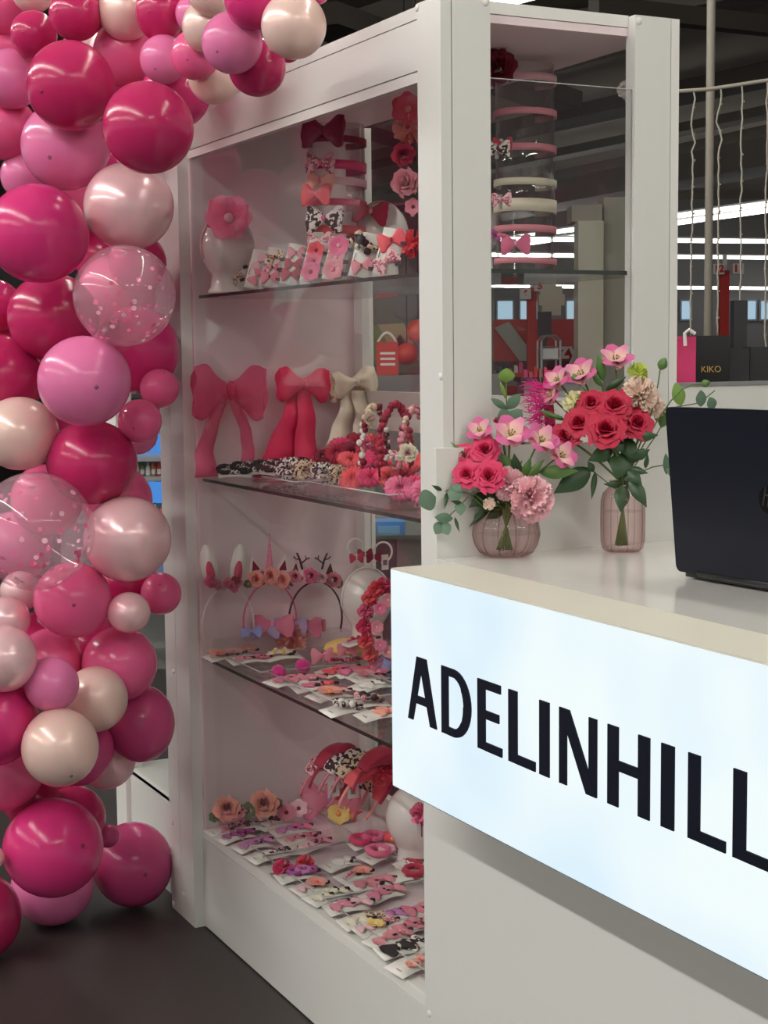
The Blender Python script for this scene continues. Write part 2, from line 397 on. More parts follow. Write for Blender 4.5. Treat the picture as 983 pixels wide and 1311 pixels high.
# roll cage
t = thing('roll_cage', 'grey steel roll cage in front of the red board', 'trolley', MBG @ Vector((uz(20, 703, 450)[0], 20, 0)))
x0, x1 = uz(20, 692, 440)[0], uz(20, 716, 440)[0]; zt = uz(20, 700, 430)[2]
fr = MB()
for dy in (0, .5):
    fr.tube([(x0, 20 + dy, 0), (x0, 20 + dy, zt - .06), (x0 + .06, 20 + dy, zt), (x1 - .06, 20 + dy, zt), (x1, 20 + dy, zt - .06), (x1, 20 + dy, 0)], .016, 6, MBG)
child_h(fr, 'frame', STEEL, t)
for k in range(5):
    z = zt - .14 - k * .16; child_h(MB().tube([(x0, 20, z), (x1, 20, z)], .008, 6, MBG), 'rail', STEEL, t)
for k in range(3):
    z = zt - .30 - k * .32; child_h(MB().box((x0 + .02, 20.05, z), (x1 - .02, 20.45, z + .14), MBG), 'crate', DARK if k % 2 else STEEL, t)
# checkout desks, each with clutter on it
for k, (x0, x1, y0, d, m, lab) in enumerate(((636, 668, 478, 15, RED, 'low red checkout desk at the left under the red board'), (670, 742, 484, 14, STEEL, 'low grey checkout desk below the roll cage'), (600, 634, 470, 17, STEEL, 'low grey checkout desk behind the post'))):
    t = thing('checkout_desk', lab, 'desk', MBG @ Vector((uz(d, x0, y0)[0], d, 0)))
    A, B = uz(d, x0, y0), uz(d, x1, y0)
    child_h(MB().box((A[0], d, 0), (B[0], d + .7, A[2] - .04), MBG), 'cabinet', mat('desk_side', (.28, .26, .26, 1), .5), t)
    child_h(MB().box((A[0] - .03, d - .03, A[2] - .04), (B[0] + .03, d + .73, A[2]), MBG), 'belt', DARK if k else m, t)
    child_h(MB().box((A[0], d - .03, A[2] - .20), (B[0], d, A[2] - .12), MBG), 'bumper', m, t)
SHC = [RED, mat('pack_white', (.7, .68, .65, 1), .5), mat('pack_teal', srgb(60, 120, 125), .5), mat('pack_olive', srgb(120, 115, 70), .5), mat('pack_navy', srgb(40, 46, 80), .5), mat('pack_orange', srgb(215, 105, 45), .5), mat('pack_pink', srgb(220, 70, 120), .5)]
SHN = ['red', 'white', 'teal', 'olive', 'navy', 'orange', 'pink']
rnd = random.Random(3)
for k in range(16):
    px = 638 + k * 6.4; d = 14.4 if px > 668 else 15.3; yb_ = 484 if px > 668 else 478
    h = rnd.uniform(5, 13)
    A, B = uz(d, px, yb_), uz(d, px + rnd.uniform(4, 6), yb_)
    mb = MB().box((A[0], d, A[2]), (B[0], d + .12, A[2] + h / FPX * d), MBG).box((A[0] + .004, d + .03, A[2] + h / FPX * d), (B[0] - .004, d + .06, A[2] + h / FPX * d + .012), MBG)
    c = SHC[rnd.randrange(len(SHC))]
    tag(mb.build('goods_pack', c, smooth=False), '%s goods pack, %s from the left on the far checkout desks' % (SHN[SHC.index(c)], ORDW[k]), 'package', 'small packs on the far checkout desks')

# ------------------------------------------------------------------ shop display seen through the rear glass (left of the middle post)
t = thing('shop_display_wall', 'olive display wall with green and kraft boards seen through the rear glass', 'display', MBG @ Vector((uz(14, 505, 440)[0], 14, 0)))
child_h(hbox(MB(), 14.3, 420, 372, 632, 700, .1), 'panel', mat('olive_panel', (.085, .085, .065, 1), .7), t)
child_h(MB().box((uz(13, 420, 480)[0], 12.9, 0), (uz(13, 640, 480)[0], 14.28, uz(13, 496, 480)[2] - .001), MBG), 'ledge', mat('ledge_grey', (.16, .16, .16, 1), .6), t)
def disc(mb, d, px, py, rp, th=.03, n=28):
    c = uz(d, px, py); r = rp / FPX * d
    return mb.prism([(r * math.cos(2 * math.pi * i / n), r * math.sin(2 * math.pi * i / n)) for i in range(n)], th, MBG @ Matrix.Translation(c) @ FACE)
child_h(disc(MB(), 14.15, 485, 440, 24), 'green_board', mat('board_green', srgb(92, 108, 52), .6), t)
child_h(disc(MB(), 14.2, 520, 392, 17), 'round_board', mat('board_slate', (.075, .08, .085, 1), .6), t)
k4 = [uz(14.05, *p) for p in ((484, 416), (516, 414), (534, 450), (536, 462), (512, 428), (499, 446))]
m2 = MB(); K = len(k4)
m2.add([(p[0], 14.0, p[2]) for p in k4] + [(p[0], 14.04, p[2]) for p in k4], [tuple(range(K)), tuple(range(2 * K - 1, K - 1, -1))] + [(i, K + i, K + (i + 1) % K, (i + 1) % K) for i in range(K)], MBG)
child_h(m2, 'kraft_board', mat('kraft', srgb(150, 128, 92), .7), t)
for i, (px, py, rp, lab) in enumerate(((521, 453, 14, 'round orange-red lantern hanging low beside the red paper bag'), (535, 424, 15, 'round orange-red lantern partly hidden by the middle post'))):
    c = at(13.5, px, py); r = rp / FPX * 13.5
    L = thing('paper_lantern', lab, 'lantern', c)
    MB().lathe([(.001 + r * math.sin(math.pi * k / 14), -r * math.cos(math.pi * k / 14)) for k in range(15)], 24, mod=lambda tt, z: 1 + .015 * math.sin(8 * tt)).build('shade', mat('lantern_red', srgb(212, 62, 34), .4), L)
    MB().tube([(0, 0, r * .98), (0, 0, 4.0)], .006, 5).build('cord', DARK, L)
c = at(13, 496, 480); s = 13 / FPX
L = thing('paper_bag', 'red paper shopping bag with white handle seen through the rear glass', 'bag', (c.x, c.y, c.z), (0, 0, math.atan2(R0.y, R0.x)))
MB().box((-14 * s, 0, 0), (14 * s, .1, 42 * s)).build('bag_body', mat('bag_red', srgb(196, 50, 40), .5), L, smooth=False)
for k in range(3):
    MB().box((-9 * s, -.003, (12 + k * 7) * s), (10 * s, -.001, (15 + k * 7) * s)).build('print_line', WSIGN, L, smooth=False)
MB().tube([(-12 * s + 24 * s * i / 8, .05, 42 * s + 12 * s * math.sin(math.pi * i / 8)) for i in range(9)], .012, 6).build('handle', WSIGN, L)
# inner kiosk cabinet behind the rear glass
GREYP = mat('inner_grey_panel', (.20, .20, .19, 1), .5)
c = uz(4.9, 505, 690)
t = thing('inner_cabinet', 'dark grey low cabinet behind the lower rear glass', 'cabinet', MBG @ Vector((c[0], c[1], 0)))
a, b = uz(4.9, 430, 692), uz(4.9, 700, 692); zc_ = c[2]
child_h(MB().box((a[0], 4.9, 0), (uz(4.9, 507, 692)[0], 5.4, zc_), MBG), 'door', mat('inner_dark_door', (.022, .024, .028, 1), .4), t)
child_h(MB().box((uz(4.9, 508, 692)[0], 4.9, 0), (b[0], 5.4, zc_), MBG), 'door', GREYP, t)
child_h(MB().box((a[0], 4.86, zc_), (b[0], 5.4, zc_ + .012), MBG), 'glass_top', mat('green_glass_edge', (.08, .12, .10, 1), .2), t)
child_h(MB().box((a[0], 5.4, 0), (b[0], 5.45, uz(5.4, 505, 600)[2]), MBG), 'back_board', mat('inner_back', (.40, .40, .38, 1), .6), t)
m2 = MB(); hbox(m2, 4.95, 474, 668, 519, 689, .12)
o = m2.build('blue_box', mat('glossy_blue_wrap', srgb(60, 150, 225), .25), smooth=False); tag(o, 'glossy blue wrapped pack on the inner grey cabinet', 'package')
hbox(MB(), 4.94, 484, 674, 512, 683, .01).build('pack_window', mat('wrap_pale', srgb(120, 190, 240), .2), o, smooth=False)

# ------------------------------------------------------------------ neighbouring cabinet behind the balloons, and the blue-lit shop shelf far behind it
t = thing('neighbour_cabinet', 'white low glazed cabinet just beyond the left post behind the balloons', 'cabinet', (0, 1.5, 0))
def cpart(par, name, a, b, m):
    o = boxp(name, a, b, m, par); return rel(par, o)
cpart(t, 'post', (0, 1.512, 0), (.10, 1.596, 2.2), WHITE)
cpart(t, 'base_panel', (.035, 1.60, 0), (.055, 2.06, .285), WHITE)
cpart(t, 'deck', (.035, 1.60, .275), (.534, 2.12, .287), WHITE)
cpart(t, 'post', (.02, 2.06, 0), (.07, 2.16, 2.2), WHITE2)
cpart(t, 'glass_pane', (.042, 1.60, .287), (.047, 2.06, 2.1), GLASS)
cpart(t, 'back_panel', (.52, 1.60, 0), (.534, 2.12, .40), GREYP)
o = cpart(t, 'glass_shelf', (.06, 1.61, .66), (.50, 2.10, .668), SHELF)
for q in ((221, 1053), (222, 1156), (222, 860)):
    p = on('X', 0, *q); cp = MB().sphere((0, 0, 0), .007, 10, 6, sc=(.5, 1, 1)).build('bolt_cap', CAP, t, loc=(p.x, p.y, p.z)); rel(t, cp)
KRAFT = mat('kraft_paper', srgb(170, 140, 100), .7)
p = Vector((.22, 1.92, .287))
g = thing('kraft_bag', 'small kraft paper bag inside the cabinet beyond the left post', 'bag', p, (0, 0, .4))
MB().box((-.05, -.03, 0), (.05, .03, .16)).build('bag_body', KRAFT, g, smooth=False); MB().tube([(-.03, 0, .16), (-.02, 0, .20), (.02, 0, .20), (.03, 0, .16)], .003, 6).build('handle', KRAFT, g)
g = thing('dark_jar', 'dark jar with pale label inside the cabinet beyond the left post', 'jar', (.12, 1.84, .287))
MB().lathe([(.0, 0), (.03, 0), (.032, .01), (.032, .08), (.022, .095), (.022, .11), (0, .11)], 20).build('jar_body', DARK, g); MB().lathe([(.0325, .02), (.0325, .06)], 20).build('jar_label', CARD, g)
g = thing('clear_bag', 'crumpled clear plastic bag on the glass shelf beyond the left post', 'bag', (.26, 1.90, .668))
def crump(u, v):
    th, ph = math.pi * u, 2 * math.pi * v; r = .075 + .012 * math.sin(7 * ph + 3 * th) + .01 * math.sin(11 * th)
    return (r * 1.4 * math.sin(th) * math.cos(ph), r * math.sin(th) * math.sin(ph), .07 + r * .9 * math.cos(th))
MB().grid(crump, 14, 30, cv=True).build('bag_body', glass('crumpled_film', (.9, .92, .93), ior=1.6, rough=.12), g); MB().tube([(0, 0, .13), (.01, 0, .17)], .008, 6).build('bag_neck', ACRYL, g)
# blue-lit shop shelf
BLUEL = emit('blue_light_panel', (.10, .35, .95, 1), 1.1)
t = thing('lit_shop_shelf', 'blue lit shop shelf glimpsed between the balloons and left post', 'shelf unit', MBG @ Vector((uz(7.5, 190, 600)[0], 7.5, 0)))
for (y0, y1) in ((556, 586), (617, 644), (706, 735), (868, 885), (905, 960)):
    for (x0, x1) in ((120, 158), (159, 198), (199, 236)):
        child_h(hbox(MB(), 7.7, x0, y0, x1, y1, .03), 'light_panel', BLUEL, t)
for y in (586, 611, 665, 735, 884, 960):
    child_h(hbox(MB(), 7.35, 100, y, 240, y + 5, .4), 'shelf_board', STEEL, t)
child_h(hbox(MB(), 7.8, 80, 540, 260, 1010, .05), 'back_board', GREYP, t)
rnd = random.Random(11); n = 0
for (y, h0, h1, w0, lab, g_) in ((610, 18, 22, 6.5, 'bottle on the upper blue lit shelf', 'bottles on the upper blue lit shelf'), (664, 14, 22, 11, 'snack pack on the lower blue lit shelf', 'packs on the lower blue lit shelf')):
    px = 140; n = 0
    while px < 228:
        h = rnd.uniform(h0, h1); c = at(7.45, px, y); s = 7.45 / FPX; cm = SHC[rnd.choice([1, 3, 5, 5, 0])]
        o = MB().lathe([(0, 0), (w0 * .45 * s, 0), (w0 * .45 * s, h * .65 * s), (w0 * .22 * s, h * .8 * s), (w0 * .22 * s, h * s), (0, h * s)], 12).build('bottle' if y == 610 else 'snack_pack', cm, loc=c)
        MB().lathe([(w0 * .46 * s, h * .15 * s), (w0 * .46 * s, h * .45 * s)], 12).build('paper_label', WSIGN, o)
        n += 1; tag(o, '%s %s, %s from the left' % (SHN[SHC.index(cm)], lab, ORDW[n - 1]), 'bottle' if y == 610 else 'package', g_); px += w0 + .6

# ------------------------------------------------------------------ display cabinet
H = 2.2; h1, h2, h3, hb = 1.714, 1.232, .747, .272
t = CABT = thing('display_cabinet', 'tall white glazed display cabinet filled with pink hair accessories', 'cabinet', (0, 0, 0))
cpart(t, 'post', (0, 1.407, 0), (.10, 1.5095, H), WHITE)
cpart(t, 'post', (0, 0, 0), (.0215, .089, H), WHITE); cpart(t, 'post', (.0235, .0, 0), (.1043, .022, H), WHITE); cpart(t, 'seam', (.021, .004, 0), (.024, .02, H - .002), SEAM)
cpart(t, 'post', (.4285, 0, 0), (.513, .03, H), WHITE); cpart(t, 'post', (.5145, 0, 0), (.534, .09, H), WHITE2); cpart(t, 'seam', (.5128, .004, 0), (.5148, .02, H - .002), SEAM)
cpart(t, 'post', (.500, 1.345, hb), (.534, 1.395, 2.165), WHITE2)
cpart(t, 'end_panel', (.03, 1.395, 0), (.534, 1.407, H), WHITE_BOUNCE)
cpart(t, 'base_panel', (.0273, .089, .004), (.045, 1.407, .249), WHITE)
cpart(t, 'base_lip', (.029, .089, .2505), (.06, 1.407, hb), WHITE2)
cpart(t, 'deck', (.06, .025, .258), (.534, 1.395, hb), WHITE_BOUNCE)
cpart(t, 'fascia_backing', (.034, .089, 2.07), (.05, 1.407, 2.2), SEAM)
cpart(t, 'fascia_board', (.0273, .089, 2.067), (.045, 1.407, 2.0867), WHITE2); cpart(t, 'fascia_board', (.0273, .089, 2.0895), (.045, 1.407, 2.1824), WHITE); cpart(t, 'fascia_board', (.0273, .089, 2.1848), (.045, 1.407, 2.2077), WHITE)
cpart(t, 'side_beam', (.1043, .022, 2.18), (.4285, .04, 2.202), WHITE2)
cpart(t, 'top_panel', (.05, .022, 2.163), (.50, 1.395, 2.178), WHITE_BOUNCE)
cpart(t, 'rear_rail', (.508, .09, 1.352), (.534, 1.345, 1.455), WHITE2)
cpart(t, 'rear_rail', (.508, .09, hb), (.534, 1.345, .33), WHITE2)
cpart(t, 'front_glass', (.0345, .0895, .2725), (.0385, 1.3945, 2.067), GLASS)
cpart(t, 'side_glass', (.1043, .008, 1.384), (.4285, .012, 2.06), GLASS)
cpart(t, 'side_glass_edge', (.1043, .0078, 2.06), (.4285, .0122, 2.0615), mat('glass_edge_light', (.5, .52, .5, 1), .2))
cpart(t, 'rear_glass', (.519, .09, 1.455), (.523, 1.345, 2.163), GLASS)
cpart(t, 'rear_glass', (.519, .09, .33), (.523, 1.345, 1.352), GLASS)
for z in (h1, h2, h3):
    s = cpart(t, 'glass_shelf', (.0475, .024, z - .008), (.500, 1.394, z), SHELF)
    for e in (((.0462, .09, z - .008), (.0474, 1.394, z)), ((.1043, .0225, z - .008), (.4285, .0238, z))):
        boxp('cut_edge', e[0], e[1], EDGE, s)
for ax, q in (('X', (534, 10)), ('X', (564, 482)), ('X', (247, 1074)), ('X', (235, 1145)), ('X', (549.5, 1298)), ('Y', (621, 3)), ('Y', (818, 27))):
    p = on(ax, 0, *q); MB().sphere((0, 0, 0), .0075, 12, 6, sc=(.4, 1, 1) if ax == 'X' else (1, .4, 1)).build('bolt_cap', CAP, t, loc=p)
# low white wall going on to the right of the cabinet
w = boxp('wall_right', (.5345, .0, 0), (2.6, .02, 1.485), WHITE); struct(w)
s_ = boxp('trim_1', (.5345, -.003, 1.4855), (2.6, .03, 1.4925), mat('aluminium_trim', (.35, .36, .36, 1), .35, metal=.7)); struct(s_)

# ------------------------------------------------------------------ counter and lightbox sign
zc = 1.1805; YE = -1.95
t = thing('counter', 'white sales counter with glossy top in front of the cabinet side', 'counter', (0, -.5, 0))
cpart(t, 'front_panel', (-.028, YE, 0), (-.008, -.003, 1.1605), WHITE)
cpart(t, 'worktop', (-.028, YE, 1.161), (.62, -.0235, zc), COUNTER)
cpart(t, 'backsplash', (-.028, -.023, zc), (.534, -.003, 1.3834), WHITE)
cpart(t, 'side_support', (.58, YE, 0), (.60, -.03, 1.1605), WHITE)
xs, ys, zs0, zs1 = -.157, -.0866, .7854, 1.1805
t = thing('lightbox_sign', 'glowing white lightbox sign on the counter front with black capital letters', 'sign', (xs, -1.0, zs0))
cpart(t, 'top_cover', (xs + .001, YE, zs1 - .004), (-.0285, ys, zs1), BEIGE)
cpart(t, 'bottom_cover', (xs + .001, YE, zs0), (-.0285, ys, zs0 + .004), mat('lightbox_bottom', (.16, .20, .26, 1), .5))
cpart(t, 'end_cover', (xs + .001, ys - .004, zs0 + .004), (-.0285, ys, zs1 - .004), BEIGE)
SIGN = bpy.data.materials.new('backlit_acrylic'); SIGN.use_nodes = True
nt = SIGN.node_tree; nt.nodes.clear(); N_ = nt.nodes.new
e = N_('ShaderNodeEmission'); o_ = N_('ShaderNodeOutputMaterial'); nz = N_('ShaderNodeTexNoise'); nz.inputs['Scale'].default_value = 4.0; nz.inputs['Detail'].default_value = 1
tc = N_('ShaderNodeTexCoord'); rp = N_('ShaderNodeValToRGB')
rp.color_ramp.elements[0].color = (.74, .90, 1.0, 1); rp.color_ramp.elements[0].position = .3; rp.color_ramp.elements[1].color = (.90, .99, 1.0, 1); rp.color_ramp.elements[1].position = .62
nt.links.new(tc.outputs['Object'], nz.inputs[0]); nt.links.new(nz.outputs[0], rp.inputs[0]); nt.links.new(rp.outputs[0], e.inputs[0]); e.inputs[1].default_value = 1.2
nt.links.new(e.outputs[0], o_.inputs[0])
fp = cpart(t, 'face_panel', (xs, YE, zs0 + .002), (xs + .004, ys, zs1 - .003), SIGN)
INK = mat('letter_black', (.006, .008, .018, 1), .6, spec=.15)
B, T_ = .924, 1.038
def letter(polys):
    """polygons in (distance along the sign, height), extruded out of the face"""
    mb = MB()
    M = Matrix(((0, 0, -1, xs), (-1, 0, 0, 0), (0, 1, 0, 0), (0, 0, 0, 1)))
    for k_, p in enumerate(polys): mb.prism(p, .0022 + .0002 * (k_ % 4), M)
    rel(t, mb.build('letter', INK, t, smooth=False))
def bar(x0, x1, z0=B, z1=T_): return [(x0, z0), (x1, z0), (x1, z1), (x0, z1)]
letter([[(.151, B), (.169, B), (.2015, T_ - .018), (.218, T_), (.184, T_)], [(.231, B), (.2535, B), (.218, T_), (.192, T_ - .004)], [(.172, .956), (.228, .956), (.224, .970), (.176, .970)]])
def ring(cx, cz, rx, rz, wx, wz, a0, a1, n=18):
    out = [(cx + rx * math.cos(a0 + (a1 - a0) * i / n), cz + rz * math.sin(a0 + (a1 - a0) * i / n)) for i in range(n + 1)]
    inn = [(cx + (rx - wx) * math.cos(a0 + (a1 - a0) * i / n), cz + (rz - wz) * math.sin(a0 + (a1 - a0) * i / n)) for i in range(n + 1)]
    return [[out[i], out[i + 1], inn[i + 1], inn[i]] for i in range(n)]
mz = (B + T_) / 2; hz = (T_ - B) / 2
letter([bar(.271, .294), bar(.294, .312, T_ - .014, T_), bar(.294, .312, B, B + .014)] + ring(.312, mz, .057, hz, .024, .014, -math.pi / 2, math.pi / 2))
letter([bar(.390, .414), bar(.414, .461, T_ - .014, T_), bar(.414, .456, .976, .990), bar(.414, .465, B, B + .014)])
def LL(x, w=.0255, l=.077): letter([bar(x, x + w), bar(x + w, x + l, B, B + .015)])
LL(.4845)
letter([bar(.573, .600)])
letter([bar(.627, .6465), bar(.7035, .723), [(.627, T_), (.6535, T_), (.723, B), (.697, B)]])
letter([bar(.7495, .775), bar(.8215, .847), bar(.775, .8215, .976, .991)])
letter([bar(.8725, .9005)])
LL(.930, .0245, .076); LL(1.020, .0245, .076)

# ------------------------------------------------------------------ balloon garland
def latex(name, col, rough=.2, metal=0, sss=.2, coat=.0):
    return mat(name, col, rough, metal=metal, noise=.03, nscale=8, coat=coat, sss=sss, spec=.38)
BM = {
    'H': latex('latex_crimson_pink', srgb(190, 42, 100)),
    'G': latex('latex_magenta_pink', srgb(212, 54, 124)),
    'M': latex('latex_mid_pink', srgb(230, 98, 150)),
    'L': latex('latex_light_pink', srgb(226, 122, 172)),
    'P': latex('latex_plum_pink', srgb(196, 74, 128)),
    'W': latex('latex_pearl_cream', srgb(238, 205, 196), .28, metal=.15, coat=.4),
    'R': latex('latex_pearl_rose', srgb(240, 198, 204), .26, metal=.25, coat=.5),
}
CLEAR = glass('clear_latex', (.98, .90, .93), ior=1.35, rough=.06, body=.20, bodycol=(1.0, .62, .76))
TIPM = {k: mat('latex_tip_' + k, tuple(c * .42 for c in srgb(*v)[:3]) + (1,), .4) for k, v in dict(H=(198, 30, 84), G=(210, 40, 104), M=(222, 84, 138), L=(224, 126, 172), P=(190, 74, 124), W=(225, 180, 170), R=(225, 170, 180)).items()}
CONF = [mat('confetti_pink', srgb(244, 110, 165), .5), mat('confetti_rose', srgb(225, 60, 120), .5), mat('confetti_white', srgb(250, 205, 220), .5)]
DL = [3.64, 3.80, 3.93, 4.06, 4.20]; GAP = [.17, .11, .06, .02, .0]
def clear_depth(cx, cy, r_, d, gap):                         # keep clear of the cabinet front
    for _ in range(6):
        r = r_ * d / FPX; lim = -(r + gap)
        if at(d, cx, cy).x > lim: d = min(d, (on('X', lim, cx, cy) - CAM).dot(FW))
    return d
def balloon(cx, cy, rx, ry, c, layer, label, tip=None, d=None):
    r_ = (rx + ry) / 2
    p = at(d, cx, cy); r = r_ * d / FPX; k = ry / r_
    p.z = max(p.z, r * k + .003)
    o = thing('balloon', label, 'balloon', p, group='balloons of the pink garland')
    if tip: dx, dy = (tip[0] - cx) / r_, (tip[1] - cy) / r_
    else:
        h = (cx * 12.9898 + cy * 78.233) % 6.283; dx, dy = .45 * math.cos(h), .45 * math.sin(h)
    q = dx * dx + dy * dy
    ax = (RT * dx - UP * dy - FW * math.sqrt(max(.02, 1 - q)) * 1).normalized()
    R3 = Matrix.Diagonal((1, 1, k, 1)) @ frame_from(ax).to_4x4()
    prof = []
    for i in range(25):
        th = math.pi * i / 24
        z = math.cos(th); rr = math.sin(th)
        if z < 0: z *= 1.08; rr *= 1 - .10 * (-math.cos(th)) ** 2
        prof.append((max(rr, .0005) * r, z * r))
    MB().lathe(prof, 40, R3).build('skin', CLEAR if c == 'C' else BM[c], o)
    kn = MB().lathe([(.001, -1.04 * r), (.05 * r, -1.07 * r), (.035 * r, -1.13 * r), (.075 * r, -1.20 * r), (.06 * r, -1.21 * r), (.001, -1.18 * r)], 10, R3)
    kn.build('knot', BM['L'] if c == 'C' else BM[c], o)
    if c != 'C' and tip:
        MB().lathe([(.0005, 1.012 * r), (.03 * r, 1.008 * r), (.052 * r, .998 * r)], 12, R3).build('tip', TIPM[c], o)
    if c == 'C':
        rg = random.Random(int(cx)); mb = MB(); n_ = 90 if cx < 100 else 60
        for _ in range(n_):
            z = rg.uniform(-1, .95) if rg.random() < .55 else rg.uniform(-.85, -.2)
            a = rg.uniform(0, 6.283); s = math.sqrt(max(0, 1 - z * z))
            nrm = Vector((s * math.cos(a), s * math.sin(a), z)); rr = rg.uniform(.038, .056) * r
            Mx = Matrix.Translation(nrm * r * .955) @ frame_from((nrm + Vector((rg.uniform(-.3, .3), rg.uniform(-.3, .3), rg.uniform(-.3, .3)))).normalized()).to_4x4()
            mb.prism([(rr * math.cos(6.283 * i / 10), rr * math.sin(6.283 * i / 10)) for i in range(10)], .0006, Mx, rg.randrange(3))
        cf = mb.build('confetti', CONF, o, smooth=False); cf['kind'] = 'stuff'
    return o
